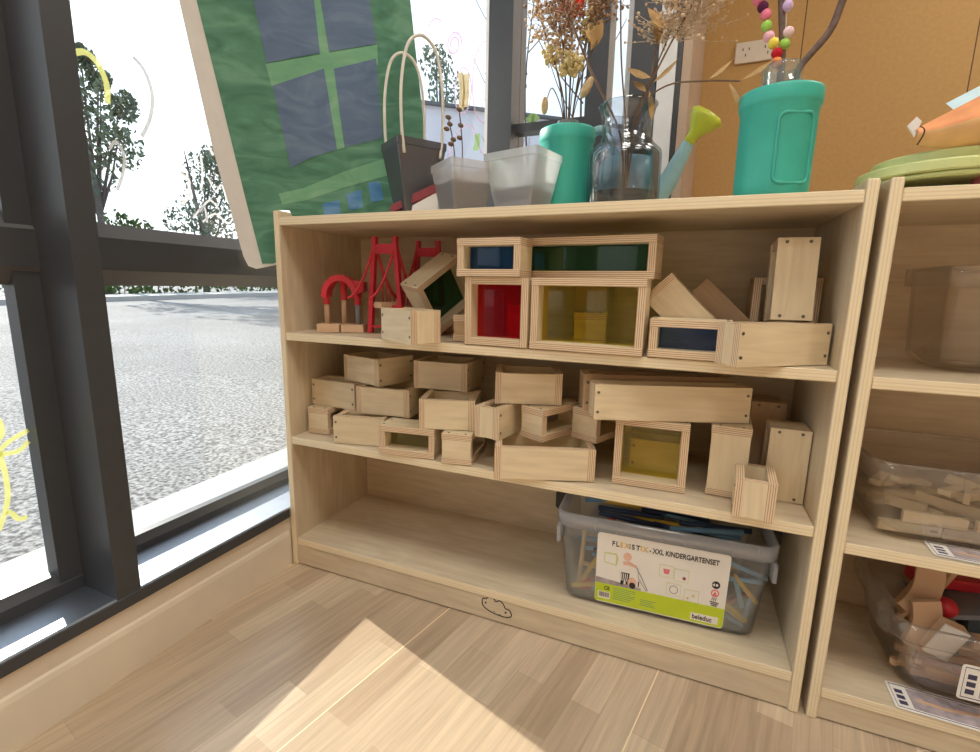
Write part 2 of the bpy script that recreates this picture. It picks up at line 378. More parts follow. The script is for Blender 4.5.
b.box((-.155, YF-.1, 0), (XR, YF, 2.7)); struct(b.build('wall_front'))

# window wall on the left
w1 = struct(bpy.data.objects.new('window_1', None)); C.objects.link(w1)
b = MB([M['frame']])
b.box((-.14, -.369, .121), (0, -.332, 2.35))
for y in (-1.35, -2.35): b.box((-.155, y-.037, .121), (0, y, 2.35))
b.box((-.155, YB-.03, .121), (-.03, YB+.08, 2.35))
b.build('mullion', w1)
b = MB([M['sill'], M['frame']])
b.prism([(-.155, .119), (.0005, .119), (.0005, .139), (-.003, .1415), (-.155, .1455)], lambda a, c, d: (a, YF+d, c), YB-YF)
b.prism([(.0004, .119), (.0020, .119), (.0020, .138), (.0004, .1395)], lambda a, c, d: (a, YF+d, c), -.004-YF, 1)
b.build('sill', w1)
b = MB([M['frame'], M['bead']])
def bay(y0, y1, wide):
    f = -.085 if wide else -.11      # room face of this bay's frame
    top = .164 if wide else .158; g = f-.03
    b.box((g, y0, .134), (f, y1, top)); b.box((g, y0, .668), (f+.004, y1, .722)); b.box((g, y0, 2.28), (f, y1, 2.35))
    b.prism([(f, top), (f-.012, top+.014), (g, top+.014), (g, top)], lambda a, c, d: (a, y0+d, c), y1-y0, 0)
    b.prism([(f+.003, .722), (f-.014, .746), (g, .746), (g, .722)], lambda a, c, d: (a, y0+d, c), y1-y0, 1)
    b.prism([(f+.003, .668), (f-.014, .642), (g, .642), (g, .668)], lambda a, c, d: (a, y0+d, c), y1-y0, 1)
    if wide:
        for ya, yb in ((y1-.032, y1), (y0, y0+.032)):
            b.box((g, ya, .150), (f-.0012, yb, .668)); b.box((g, ya, .722), (f-.0012, yb, 2.28))
bay(-1.35, -.369, True); bay(-.332, YB-.03, False); bay(-2.35, -1.387, True); bay(YF, -2.387, True)
b.build('window_frame', w1)
b = MB([M['glass']])
for y0, y1 in ((-1.33, -.39), (-.334, YB-.03), (-2.33, -1.41), (YF, -2.41)):
    for z0, z1 in ((.15, .67), (.72, 2.3)):
        gx = -.134 if y0 == -.334 else -.110; b.box((gx, y0, z0), (gx+.004, y1, z1))
b.build('glass', w1)
FX = lambda a, c, d: (-.1298+d, -.7945+(a+.7945)*1.027, .6515+(c-.6515)*1.027)
def marks(name, strokes, F, parent):
    for mat, w, pts in strokes:
        p = [(q.x, q.y) for q in catmull([(a, c, 0) for a, c in pts], 6)]
        MB([M[mat]]).ribbon(p, w, F).build(name, parent)
marks('marker_stroke', [
    ('mark_yellow', .009, [(-.274, 1.000), (-.262, 1.006), (-.250, 1.003), (-.240, .991), (-.233, .968), (-.235, .940)]),
    ('mark_grey', .006, [(-.185, 1.030), (-.167, 1.013), (-.158, .978), (-.166, .938), (-.184, .902)]),
    ('mark_white', .006, [(-.138, .905), (-.130, .899), (-.114, .879), (-.120, .858), (-.104, .848), (-.102, .836), (-.108, .812), (-.122, .796)]),
    ('mark_white', .005, [(-.160, .875), (-.150, .862), (-.150, .840), (-.158, .825)]),
    ('mark_grey', .005, [(-.240, .868), (-.228, .882), (-.218, .862), (-.222, .835), (-.235, .803)]),
    ('mark_white', .006, [(-.052, .968), (-.060, .945), (-.056, .925), (-.044, .905)]),
    ('mark_white', .005, [(-.072, .900), (-.072, .860), (-.078, .830)]),
    ('mark_white', .004, [(-.085, .790), (-.06, .815), (-.04, .80)]),
    ('mark_white', .004, [(-.06, .86), (-.045, .835), (-.03, .85), (-.02, .82)]),
    ('mark_white', .004, [(-.08, .77), (-.05, .79), (-.02, .775), (0, .80)]),
    ('mark_white', .004, [(-.10, .775), (-.075, .80), (-.07, .77)])], FX, w1)
FXl = lambda a, c, d: (-.1058+d, a, c)
marks('marker_stroke', [
    ('mark_yellow', .007, [(-.470, .455), (-.452, .462), (-.436, .449), (-.433, .425), (-.445, .41)]),
    ('mark_yellow', .007, [(-.440, .400), (-.425, .412), (-.402, .422)]),
    ('mark_yellow', .007, [(-.445, .395), (-.425, .393), (-.415, .395), (-.404, .405)]),
    ('mark_yellow', .007, [(-.440, .400), (-.437, .36), (-.440, .32), (-.455, .28)]),
    ('mark_yellow', .007, [(-.443, .305), (-.437, .300), (-.430, .288), (-.420, .287)])], FXl, w1)

# window behind the shelf
w2 = struct(bpy.data.objects.new('window_2', None)); C.objects.link(w2)
b = MB([M['frame_back'], M['white_frame']])
b.box((.310, YB, .74), (.372, YB+.10, 2.35)); b.box((.300, YB+.005, .74), (.309, YB+.09, 2.35), face=1)
b.box((.548, YB+.02, .74), (.597, YB+.10, 2.35)); b.box((.632, YB+.05, .74), (.646, YB+.09, 2.35), face=1)
b.box((.650, YB, .74), (.706, YB+.10, 2.35)); b.box((.708, YB-.004, .74), (.745, YB+.08, 2.35), face=1)
b.box((.746, YB, .74), (.756, YB+.08, 2.35))
b.box((.372, YB+.03, 1.035), (.548, YB+.07, 1.055)); b.box((-.1, YB, .74), (.757, YB+.1, .80)); b.box((-.1, YB, 2.28), (.757, YB+.1, 2.35)); b.box((-.03, YB, .74), (.0, YB+.09, 2.35))
b.build('window_frame', w2)
b = MB([M['glass']]); b.box((0, .458, .8), (.31, .462, 2.3)); b.box((.372, .458, .8), (.55, .462, 2.3)); b.box((.597, .458, .8), (.652, .462, 2.3)); b.build('glass', w2)
FY = lambda a, c, d: (a, .4575-d, c)
def ring(cx, cz, rx, rz, n=16, turns=1, shrink=0): return [(cx+rx*(1-shrink*i/n)*math.cos(2*PI*turns*i/n), cz+rz*(1-shrink*i/n)*math.sin(2*PI*turns*i/n)) for i in range(n+1)]
marks('marker_stroke', [
    ('mark_pink', .005, ring(.187, 1.275, .022, .030, 18, 1.6, .6)), ('mark_pink', .004, ring(.275, 1.17, .035, .10, 20, 1.1, .1)),
    ('mark_pink', .004, [(.11, 1.33), (.13, 1.345), (.15, 1.335)]), ('mark_cream', .016, [(.205, 1.205), (.212, 1.16), (.208, 1.115)]),
    ('mark_cream', .018, [(.222, 1.20), (.224, 1.16), (.220, 1.12)]), ('mark_pink', .004, ring(.214, 1.16, .024, .055)),
    ('mark_green', .016, [(.256, 1.05), (.258, 1.03), (.252, 1.01)]), ('mark_pink', .004, [(.17, 1.0), (.20, 1.06), (.24, 1.07), (.27, 1.0)]),
    ('mark_green', .02, [(.395, 1.065), (.41, 1.075), (.42, 1.065)])], FY, w2)

# socket on the far wall
so = tag(MB([M['socket']]).box((.90, 1.788, 1.645), (1.072, 1.8, 1.731)).build('wall_socket', bevel=.004), 'cream double wall socket on the far ochre wall behind the flowers', 'socket')
for dx in (.943, 1.029):
    b = MB([M['ink']])
    for ex, ez in ((-.012, .012), (.012, .012), (0, -.012)): b.box((dx+ex-.002, 1.7872, 1.688+ez-.005), (dx+ex+.002, 1.789, 1.688+ez+.005))
    b.build('socket_holes', so)
# glowing fill panels added overhead, out of view, to brighten the interior
for x, y, s in ((.9, -.80, 1), (2.2, -.80, 1), (2.3, .9, 1), (.9, -2.5, 1)):
    t = thing('fill_panel', 'square white fill panel added overhead to brighten the room, one of four', 'fill light', (x, y, 2.69), 0, 'added overhead fill panels')
    MB([M['white']]).box((-.31, -.31, -.012), (.31, .31, .01)).build('frame', t)
    MB([M['fill_glow']] if 'fill_glow' in M else [M.setdefault('fill_glow', emis('fill_panel_glow', (1, .95, .86), 13.0))]).box((-.29, -.29, -.016), (.29, .29, -.0125)).build('glow_sheet', t)

# ------------------------------------------------------------------ outside
gz = lambda y: -.12+.018*y
b = MB([M['asphalt']]); b.add([(-60, -30, gz(-30)), (-.85, -30, gz(-30)), (-.85, 45, gz(45)), (-60, 45, gz(45))], [(0, 1, 2, 3)])
b.add([(-.85, .56, gz(.56)), (8, .56, gz(.56)), (8, 45, gz(45)), (-.85, 45, gz(45))], [(0, 1, 2, 3)]); struct(b.build('ground_asphalt', recalc=False))
b = MB([M['apron']]); b.add([(-.85, -30, gz(-30)+.012), (-.155, -30, gz(-30)+.012), (-.155, .6, gz(.6)+.012), (-.85, .6, gz(.6)+.012)], [(0, 1, 2, 3)])
b.add([(-.85, .6, gz(.6)+.012), (-.13, .6, gz(.6)+.012), (-.13, 9, gz(9)+.012), (-.85, 9, gz(9)+.012)], [(0, 1, 2, 3)]); struct(b.build('ground_apron', recalc=False))
b = MB([M['apron']])
b.add([(-15.0, -20, gz(-20)), (-15.0, 45, gz(45)), (-15.0, 45, gz(45)+.14), (-15.0, -20, gz(-20)+.14)], [(0, 1, 2, 3)])
b.add([(-15.0, -20, gz(-20)+.14), (-15.0, 45, gz(45)+.14), (-16.6, 45, gz(45)+.15), (-16.6, -20, gz(-20)+.15)], [(0, 1, 2, 3)])
tag(b.build('kerb'), 'long pale kerb at the far edge of the asphalt', 'kerb')
def leaf_cloud(mb, blobs, n, size, seed):
    r = random.Random(seed)
    for _ in range(n):
        cx, cy, cz, R = r.choice(blobs)
        while True:
            q = Vector((r.uniform(-1, 1), r.uniform(-1, 1), r.uniform(-1, 1)))
            if q.length < 1: break
        p = Vector((cx, cy, cz))+q*R; e = Euler((r.uniform(0, 6), r.uniform(0, 6), r.uniform(0, 6))).to_matrix(); s = size*r.uniform(.6, 1.3)
        mb.add([p+e @ Vector(v)*s for v in ((-.5, 0, 0), (0, -.28, .08), (.5, 0, 0), (0, .28, .08))], [(0, 1, 2, 3)])
def tree(name, label, base, crown, n, size, seed, group=None, mat='foliage'):
    t = thing(name, label, 'tree', base, 0, group)
    top = max(c[2] for c in crown)
    b = MB([M['trunk']]); b.tube(catmull([(0, 0, 0), (.05, .03, top*.4), (crown[0][0]*.5, crown[0][1]*.5, top*.75), (crown[0][0], crown[0][1], top)], 4), [.16-.012*i for i in range(13)], 6)
    r = random.Random(seed)
    for c in crown: b.tube([(0.03, .02, top*.35), (c[0]*.6, c[1]*.6, c[2]*.8), (c[0], c[1], c[2]+c[3]*.6)], [.07, .04, .015], 5)
    b.build('trunk', t)
    b = MB([M[mat]]); leaf_cloud(b, crown, n, size, seed); b.build('crown', t, recalc=False)
    return t
tree('tree', 'tall leafy tree outside, beyond the asphalt, right beside the thick window mullion', (-19.4, 10.7, .05), [(-.2, -.3, 4.4, 1.1), (-.3, -.2, 5.6, 1.3), (.2, .4, 6.3, 1.0), (-.2, -.2, 7.2, .9), (.3, 1.1, 6.9, .5), (.2, .9, 5.4, .8), (-.1, .1, 8.2, .4), (.1, .5, 7.6, .4)], 2200, .21, 1)
tree('tree', 'bushy pale tree outside, just left of the green painting', (-19.6, 14.9, .1), [(0, -.5, 3.0, 1.0), (.2, .5, 3.8, 1.3), (0, 1.3, 3.4, 1.3), (.1, .4, 5.2, 1.0), (.1, 1.6, 5.0, .9), (0, .9, 6.0, .6)], 2400, .19, 2)
tree('tree', 'sparse leafy tree seen through the back window beside the loop handles', (-9.4, 18.2, .2), [(0, 0, 7.2, .9), (.2, .2, 8.4, .9), (-.2, 0, 9.4, .7)], 700, .20, 3)
b = MB([M['hedge']])
leaf_cloud(b, [(-17.2, y, gz(y)+.45, .55) for y in [k*.6-10 for k in range(75)]], 3600, .22, 4)
tag(b.build('hedge', recalc=False), 'low trimmed green hedge running behind the far kerb', 'hedge')
b = MB([M['hedge']]); leaf_cloud(b, [(0, 0, .5, .9), (.6, .7, .6, .9), (-.6, -.7, .6, .9), (.2, .5, 1.6, .8), (-.2, -.5, 1.5, .8), (0, 0, 2.05, .75), (.2, .6, 2.0, .6), (-.1, -.6, 1.9, .6)], 1700, .18, 5)
o = b.build('bush', recalc=False); o.location = (-21.4, 12.5, .2); o.scale = (1.1, 1.1, 1.18); tag(o, 'rounded green bush showing just above the window transom', 'bush')
bd = thing('building', 'long pale building seen through the window behind the shelf', 'building', (-5.4, 9.5, 0), 38)
b = MB([M['building']]); b.box((-2.2, 0, -.2), (9, 5, 4.72)); b.build('wall', bd)
b = MB([M['bead']]); b.box((-2.3, -.12, 4.72), (9.1, 5.1, 4.78)); b.build('roof_edge', bd)
# bare saplings outside the back window
for i, (x, y, h, s) in enumerate(((-.55, 3.2, 3.0, 11), (.05, 2.6, 2.6, 12), (-1.0, 4.0, 3.8, 13))):
    r = random.Random(s); b = MB([M['trunk']]); trunk = [(x, y, gz(y)), (x+.05, y, h*.4), (x-.03, y+.05, h*.75), (x+.06, y, h)]
    b.tube(catmull(trunk, 5), [.014-.0007*k for k in range(16)], 5)
    for k in range(14):
        z = r.uniform(.35, .95)*h; a = r.uniform(0, 6.28); l = r.uniform(.25, .6)
        b.tube(catmull([(x, y, z), (x+math.cos(a)*l*.5, y+math.sin(a)*l*.4, z+l*.55), (x+math.cos(a)*l*.8, y+math.sin(a)*l*.7, z+l*1.1)], 3), [.005-.0005*q for q in range(7)], 4)
    tag(b.build('sapling'), ['bare thin sapling outside the narrow pane beside the teal can', 'bare thin sapling outside, nearest the back window', 'tallest bare sapling outside, behind the white pots'][i], 'sapling')

# ------------------------------------------------------------------ storage shelves
T = .0148; BT = .0175; D = .283; H = .80; ZT = .787; Z2 = .548; Z1 = .314; Z0 = .068
W = 1.0306; W2X = 1.0409
def shelf(x0, w, levels, label, cloud):
    t = thing('storage_shelf', label, 'shelf', (x0, 0, 0), 0, 'low wooden storage shelves')
    mm = [M['shelf'], M['shelf_edge']]
    for x in (0, w-T): MB(mm).box((x, 0, 0), (x+T, D, H), 0).build('side_panel', t, bevel=.0025)
    MB(mm).box((T, .001, ZT-BT), (w-T, D, ZT), 2).build('top_board', t, bevel=.002)
    for z in levels: MB(mm).box((T, .002, z-BT), (w-T, D-.012, z), 2).build('shelf_board', t, bevel=.002)
    MB(mm).box((T, D-.012, .02), (w-T, D-.002, ZT-BT), 1).build('back_panel', t)
    k = MB(mm).box((T, .004, .003), (w-T, .018, levels[-1]-BT), 1).build('kick_board', t)
    if cloud:
        b = MB([M['ink']]); F = lambda a, c, d: (a, .0042-d, c)
        pts = catmull([(.486, .036, 0), (.488, .045, 0), (.495, .046, 0), (.500, .055, 0), (.510, .052, 0), (.514, .045, 0), (.523, .049, 0), (.531, .044, 0), (.535, .036, 0), (.544, .034, 0), (.548, .024, 0), (.541, .018, 0), (.525, .017, 0), (.505, .020, 0), (.490, .027, 0)], 5, True)
        b.ribbon([(p.x, p.y) for p in pts], .0022, F, .0006, 0, True)
        for a, c in ((.4935, .037), (.536, .027)): b.prism([(a+.0022*math.cos(q*PI/4), c+.0022*math.sin(q*PI/4)) for q in range(8)], F, .0006)
        for a, c in ((.512, .0225), (.524, .019)): b.prism([(a+.0012*math.cos(q*PI/4), c+.0012*math.sin(q*PI/4)) for q in range(8)], F, .0006)
        o = b.build('cloud_emblem', k); o['label'] = 'small engraved cloud outline'
    return t
shelf(0, W, (Z2, Z1, Z0), 'wide pale wooden shelf full of plywood blocks, standing against the window', True)
shelf(W2X, 1.03, (.543, .298, .056), 'pale wooden shelf at the right holding clear bins', False)

# ------------------------------------------------------------------ plywood window blocks
BTK = .0125
def block(label, group, loc, yaw, w, h, d, caps='h', pose='stand', pane=None, tilt=0, mat='block', lean=0, screws=True):
    """hollow frame of four boards. canonical frame lies in x-z, depth along y; pose re-orders the axes"""
    t = thing('toy_block', label, 'toy block', loc, yaw, group)
    t.rotation_euler = (math.radians(lean), math.radians(-tilt), math.radians(yaw))
    perm = {'stand': (0, 1, 2), 'flat': (0, 2, 1), 'end': (1, 0, 2)}[pose]
    P = lambda p: (p[perm[0]], p[perm[1]], p[perm[2]])
    k = BTK; mm = [M[mat], M['block_edge']]
    def board(name, a, b, th): return MB(mm).box(P(a), P(b), perm.index(th)).build(name, t)
    if caps == 'h':
        full = [((0, 0, 0), (w, d, k), 2, 0), ((0, 0, h-k), (w, d, h), 2, h)]; ends = [((0, .0012, k), (k, d-.0012, h-k), 0), ((w-k, .0012, k), (w, d-.0012, h-k), 0)]
    else:
        full = [((0, 0, 0), (k, d, h), 0, 0), ((w-k, 0, 0), (w, d, h), 0, w)]; ends = [((k, .0012, 0), (w-k, d-.0012, k), 2), ((k, .0012, h-k), (w-k, d-.0012, h), 2)]
    for a, b, th, at in full:
        o = board('long_board', a, b, th)
        L_ = (w if caps == 'h' else h)
        for e in (.006, L_-.006) if screws else ():
            for q in (d*.22, d*.78):
                c = (e, q, at) if caps == 'h' else (at, q, e)
                ax = 2 if caps == 'h' else 0; mb = MB([M['screw']])
                n = 10; r = .0025
                o2 = [i for i in range(3) if i != ax]; vs = []
                for dz in (-.0006, .0006):
                    for j in range(n):
                        v = list(c); v[o2[0]] += r*math.cos(2*PI*j/n); v[o2[1]] += r*math.sin(2*PI*j/n); v[ax] += dz; vs.append(P(v))
                mb.add(vs, [tuple(range(n)), tuple(range(n, 2*n))]+[(j, (j+1) % n, n+(j+1) % n, n+j) for j in range(n)])
                mb.build('screw', o)
    for a, b, th in ends: board('end_board', a, b, th)
    if pane:
        MB([M[pane]]).box(P((k-.001, d*.5-.0015, k-.001)), P((w-k+.001, d*.5+.0015, h-k+.001))).build('pane', t)['label'] = {'pane_red': 'red', 'pane_yellow': 'yellow', 'pane_blue': 'blue', 'pane_green': 'dark green', 'pane_olive': 'olive clear'}[pane]+' see-through pane'
    return t
GU = 'plywood blocks on the upper shelf'; GM = 'plywood blocks on the middle shelf'
e = .0014; zu = Z2+e; zm = Z1+e
# upper shelf
block('small open-topped block in front of the red bridge, screws showing on its front', GU, (.266, -.004, zu), -30, .12, .06, .06, 'h', 'flat')
block('green-paned block propped diagonally behind the small block by the red bridge', GU, (.329, .119, zu+.001), 60, .12, .12, .06, 'h', 'stand', 'pane_green', tilt=35, lean=10)
block('small plain block peeping out between the leaning block and the red-paned block', GU, (.402, .035, zu), 0, .038, .05, .05, 'h', 'end', mat='block_shade')
block('square block with a red pane, under the small blue-paned block', GU, (.442, .001, zu), -1.5, .12, .12, .06, 'v', 'stand', 'pane_red')
block('large block with a yellow pane, carrying the long green-paned block', GU, (.567, -.001, zu), -2, .187, .12, .06, 'h', 'stand', 'pane_yellow')
block('small block with a blue pane on top of the red-paned block', GU, (.428, -.004, zu+.121), -2, .12, .065, .06, 'h', 'stand', 'pane_blue')
block('long block with a dark green pane on top of the yellow-paned block', GU, (.512, .068, zu+.121), -7, .25, .07, .06, 'h', 'stand', 'pane_green')
block('low block with a blue pane at the shelf edge under the tipped block', GU, (.762, .0, zu), -3, .116, .06, .06, 'h', 'stand', 'pane_blue')
block('long plain block angled across the right end of the upper shelf', GU, (.884, -.052, zu), 38, .162, .042, .06, 'h', 'flat')
block('block standing upright and leaning back on the angled long block, four screws on its face', GU, (.932, .052, zu+.063), 2, .06, .122, .055, 'v', 'end', lean=-6)
block('shade-toned hollow frame block behind the upright leaning block', GU, (.914, .150, zu), 0, .100, .128, .06, 'v', 'stand', mat='block_shade')
block('small yellow-looking block seen through the yellow pane', GU, (.62, .10, zu), 10, .06, .06, .06, 'h', 'end')
block('small block glimpsed through the red pane', GU, (.492, .085, zu), 6, .06, .07, .06, 'h', 'end')
block('tall block standing at the back behind the yellow pane', GU, (.60, .19, zu), 5, .06, .12, .06, 'v', 'end', mat='block_shade')
block('plain block lying tilted behind the tipped block', GU, (.800, .150, zu+.083), -4, .12, .06, .06, 'h', 'flat', tilt=-44, mat='block_shade', screws=False)
block('plain block tipped on its corner like a roof behind the low blue-paned block', GU, (.742, .068, zu+.090), -3, .125, .06, .06, 'v', 'flat', tilt=-45, screws=False)
# middle shelf
block('lowest block at the far left end of the middle shelf', GM, (.030, .040, zm), 3, .12, .06, .055, 'h', 'end')
block('plain block with four screws resting on the far left end block', GM, (.019, .068, zm+.0605), -4, .128, .06, .06, 'h', 'flat')
block('plain low block left of the olive-paned block, under two stacked blocks', GM, (.132, .004, zm), 13, .115, .06, .06, 'h', 'flat', mat='block')
block('low block with an olive see-through pane at the shelf edge', GM, (.258, -.010, zm), 7, .12, .06, .06, 'h', 'stand', 'pane_olive')
block('small end-on block right of the olive-paned block', GM, (.398, -.004, zm), 9, .12, .06, .06, 'h', 'end')
block('wide flat block in the second layer, right of the four-screw block', GM, (.164, .043, zm+.0605), 7, .125, .115, .06, 'v', 'flat')
block('flat block on top of the olive-paned block and the small end-on block', GM, (.346, .0, zm+.0605), 17, .11, .10, .06, 'v', 'flat')
block('small block end-on with a pale middle, bridging two lower blocks', GM, (.463, .006, zm+.0605), -10, .053, .105, .06, 'v', 'flat')
block('topmost block at the left of the middle shelf', GM, (.098, .087, zm+.121), -15, .12, .10, .06, 'v', 'flat')
block('second topmost block from the left on the middle shelf', GM, (.283, .085, zm+.121), 5, .122, .11, .06, 'v', 'flat')
block('topmost block at the centre of the middle shelf, in front of the long ones', GM, (.493, .030, zm+.121), 20, .125, .10, .06, 'v', 'flat')
block('large plain flat block at the front edge centre of the middle shelf', GM, (.520, -.034, zm), 20, .178, .115, .06, 'v', 'flat')
block('angled small hollow block with a dark opening, left of its twin', GM, (.541, .046, zm+.0605), -25, .12, .06, .054, 'h', 'end')
block('angled small hollow block under the left end of the long planks', GM, (.630, .083, zm+.0605), -24, .12, .06, .056, 'h', 'end')
block('square block with a yellow pane under the long planks', GM, (.716, .038, zm), 2, .12, .12, .06, 'h', 'stand', 'pane_yellow')
block('yellow-looking block lying behind the yellow-paned square block', GM, (.735, .125, zm), 3, .10, .06, .06, 'h', 'flat')
block('long plank-like block with four screws on top of the yellow-paned block', GM, (.684, .0, zm+.1215), 21, .258, .053, .06, 'h', 'flat')
block('long block tucked behind the four-screw plank on the middle shelf', GM, (.655, .055, zm+.1215), 21, .26, .055, .066, 'h', 'flat', mat='block_shade')
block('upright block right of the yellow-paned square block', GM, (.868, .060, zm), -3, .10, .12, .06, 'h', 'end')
block('tall shade-toned upright block at the back right of the middle shelf', GM, (.935, .168, zm), 4, .06, .145, .055, 'v', 'end', mat='block_shade')
block('upright block with two screws at its top, far right of the middle shelf', GM, (.956, .080, zm), 0, .06, .122, .058, 'v', 'end', lean=0)
block('open-topped block at the front right edge of the middle shelf', GM, (.904, -.012, zm), -4, .056, .088, .06, 'v', 'flat')

# ------------------------------------------------------------------ red toy train bridges
def path3(p): return p
t = thing('toy_bridge', 'red toy suspension bridge with two tall towers on the upper shelf', 'toy bridge', (.212, .092, zu), 66)
def tower(x):
    b = MB([M['red']])
    for s in (-1, 1):
        b.prism([(s*.044, 0), (s*.034, 0), (s*.0195, .195), (s*.0195, .203), (s*.0285, .203), (s*.0285, .19)], lambda a, c, d: (d-.006, a, c), .012)
    for z, h, w in ((.168, .020, .026), (.057, .004, .040), (.012, .004, .043)): b.box((-.005, -w, z), (.005, w, z+h))
    o = b.build('tower', t); o.location = (x, 0, 0); o.rotation_euler = (0, 0, math.radians(30)); return o
tower(0); tower(.112)
b = MB([M['red']])
for s in (-1, 1):
    c0 = Vector((-s*.5*.025, s*.866*.025, 0))
    pts = [c0+Vector((.112*i/12, 0, .075+.118*(abs(i/6-1)**1.7))) for i in range(13)]; b.tube(pts, .0034, 6)
    b.tube([c0+Vector((-.055+.055*i/8, .02*(1-i/8), .075+.115*((i/8)**1.8))) for i in range(9)], .003, 6)
    for i in range(2, 11):
        x = .112*i/12; b.tube([c0+Vector((x, 0, .06)), c0+Vector((x, 0, .075+.118*(abs(i/6-1)**1.7)))], .0015, 5)
b.build('cable', t)
MB([M['track_wood']]).box((-.02, -.016, .055), (.135, .016, .067), 2, 0, 0).build('deck', t)
t = thing('toy_viaduct', 'red arched toy viaduct on wooden pegs at the left end of the upper shelf', 'toy viaduct', (.109, .075, zu), 22); t.scale = (1.1, 1.1, 1.6)
b = MB([M['red']])
arc = [(.036*math.cos(PI*i/14), .047+.030*math.sin(PI*i/14)) for i in range(15)]
arc2 = [(.026*math.cos(PI*i/14), .047+.022*math.sin(PI*i/14)) for i in range(14, -1, -1)]
b.prism([(x, z) for x, z in arc]+[(x, z) for x, z in arc2], lambda a, c, d: (a, -.018+d, c), .036, sm=False)
for x in (-.031, .031): b.lathe([(.007, 0), (.007, .02)], (x, 0, .037), 10)
b.lathe([(.0065, 0), (.0065, .030)], (0, .012, .043), 10); b.prism([(.030, .050), (.048, .056), (.048, .068), (.024, .070)], lambda a, c, d: (a, -.015+d, c), .03)
b.build('arch', t)
for x, y, m in ((-.031, 0, 'peg_wood'), (0, .012, 'peg_wood'), (.031, 0, 'grey_plastic')):
    MB([M[m]]).lathe([(.0055, 0), (.0055, .036)], (x, y, .010), 10).build('peg', t)
for x0, x1 in ((-.046, -.002), (.002, .046)): MB([M['track_wood']]).box((x0, -.02, 0), (x1, .02, .0105), 2, 0, 0).build('base', t)
tag(MB([M['track_wood']]).box((.305, .19, zu), (.33, .22, zu+.052)).build('wooden_peg_block'), 'small pale wooden piece behind the leaning green-paned block', 'toy block')

# ------------------------------------------------------------------ clear box of construction sticks
bx = thing('toy_box', 'large clear plastic box with a white and lime label on the bottom shelf', 'box', (.642, .040, Z0+e), 2.5)
BW, BD, BH = .325, .190, .180
cx, cy = BW/2, BD/2
def rl(w, d, r, z): return [(cx+x, cy+y, z) for x, y in rrect(w, d, r)]
b = MB([M['bin']]); loft(b, [rl(BW-.012, BD-.012, .02, 0), rl(BW, BD, .02, .008), rl(BW+.026, BD+.026, .02, BH-.03)], 0, True, False)
loft(b, [rl(BW+.022, BD+.022, .018, BH-.03), rl(BW-.004, BD-.004, .018, .011), rl(BW-.016, BD-.016, .018, .004)], 0, False, True)
b.build('body', bx, recalc=False)
b = MB([M['bin_rim']]); loft(b, [rl(BW+.026, BD+.026, .02, BH-.024), rl(BW+.036, BD+.036, .02, BH-.024), rl(BW+.038, BD+.038, .02, BH), rl(BW+.028, BD+.028, .02, BH+.001), rl(BW+.024, BD+.024, .018, BH-.03)], 0, False, False)
for i in range(9):
    x = .015+i*.037; b.box((x, -.0195, BH-.023), (x+.0015, -.017, BH-.002))
for x in (-.017, BW+.011): b.box((x, -.018, BH-.058), (x+.006, .008, BH-.028))
b.build('rim', bx, recalc=False)
for x0, s in ((-.019, -1), (BW+.019, 1)):
    pts = [(0, .012), (0, -.020), (s*.012, -.032), (s*.027, -.018), (s*.027, .012)]
    MB([M['black']]).prism(pts, lambda a, c, d: (x0+a, .105+d, BH-.030+c), .03).build('handle', bx)['label'] = 'black side handle'
# label: lies on the sloped front face
sl = math.atan2(.013, BH-.03)
lab = MB([M['card']]).prism([(x+.0, z) for x, z in [(p[0], p[1]) for p in rrect(.230, .132, .006, 3)]], lambda a, c, d: (a, d, c), .0008).build('label_card', bx)
lab.scale = (.95, 1, 1.10); lab.location = (.166, -.0072, .081); lab.rotation_euler = (sl, 0, 0); lab['label'] = 'white and lime printed label'
FL = lambda a, c, d: (a, -.0003-d, c)
def lp(poly, mat, name, d=.0002): return MB([M[mat]]).prism(poly, FL, d).build(name, lab)
lp([(-.1145, -.064), (.1125, -.064), (.1145, -.060), (.1145, -.029), (-.1145, -.029)], 'lime_label', 'lime_band')
RX = (PI/2, 0, 0)
xs = -.088
for ch, mt in zip('FLEXISTIX', ('ink', 'ink', 'stick_yellow', 'stick_yellow', 'grey_plastic', 'ink', 'ink', 'stick_yellow', 'stick_yellow')):
    text(ch, .0125, M[mt], 'lettering', lab, (xs, -.0004, .0455), RX); xs += {'F': .0074, 'L': .0070, 'I': .0046, 'T': .0078, 'S': .0078}.get(ch, .0084)
text('- XXL KINDERGARTENSET', .0125, M['ink'], 'lettering', lab, (xs+.003, -.0004, .0455), RX, sx=.80)
lp([(.060, -.060), (.106, -.060), (.106, -.047), (.060, -.047)], 'card', 'logo_patch', .0003)
text('beleduc', .0125, M['ink'], 'lettering', lab, (.0625, -.0007, -.0575), RX, sx=.86)
text('CE', .009, M['ink'], 'lettering', lab, (-.098, -.0007, -.040), RX)
lp([(-.109, -.058), (-.086, -.058), (-.086, -.045), (-.109, -.045)], 'card', 'barcode_patch', .0003)
b = MB([M['ink']]); r = random.Random(3); x = -.107
while x < -.089:
    w_ = r.choice((.0005, .0009, .0014)); b.prism([(x, -.055), (x+w_, -.055), (x+w_, -.046), (x, -.046)], FL, .0005); x += w_+r.choice((.0006, .001))
b.build('barcode', lab)
b = MB([M['green_paint']])
for i in range(7): b.ribbon([(-.080, -.034-.0035*i), (-.080+r.uniform(.03, .045), -.034-.0035*i)], .0009, FL, .0004)
for i in range(4): b.ribbon([(-.03, -.045-.0035*i), (-.03+r.uniform(.015, .03), -.045-.0035*i)], .0009, FL, .0004)
b.build('fine_print', lab)
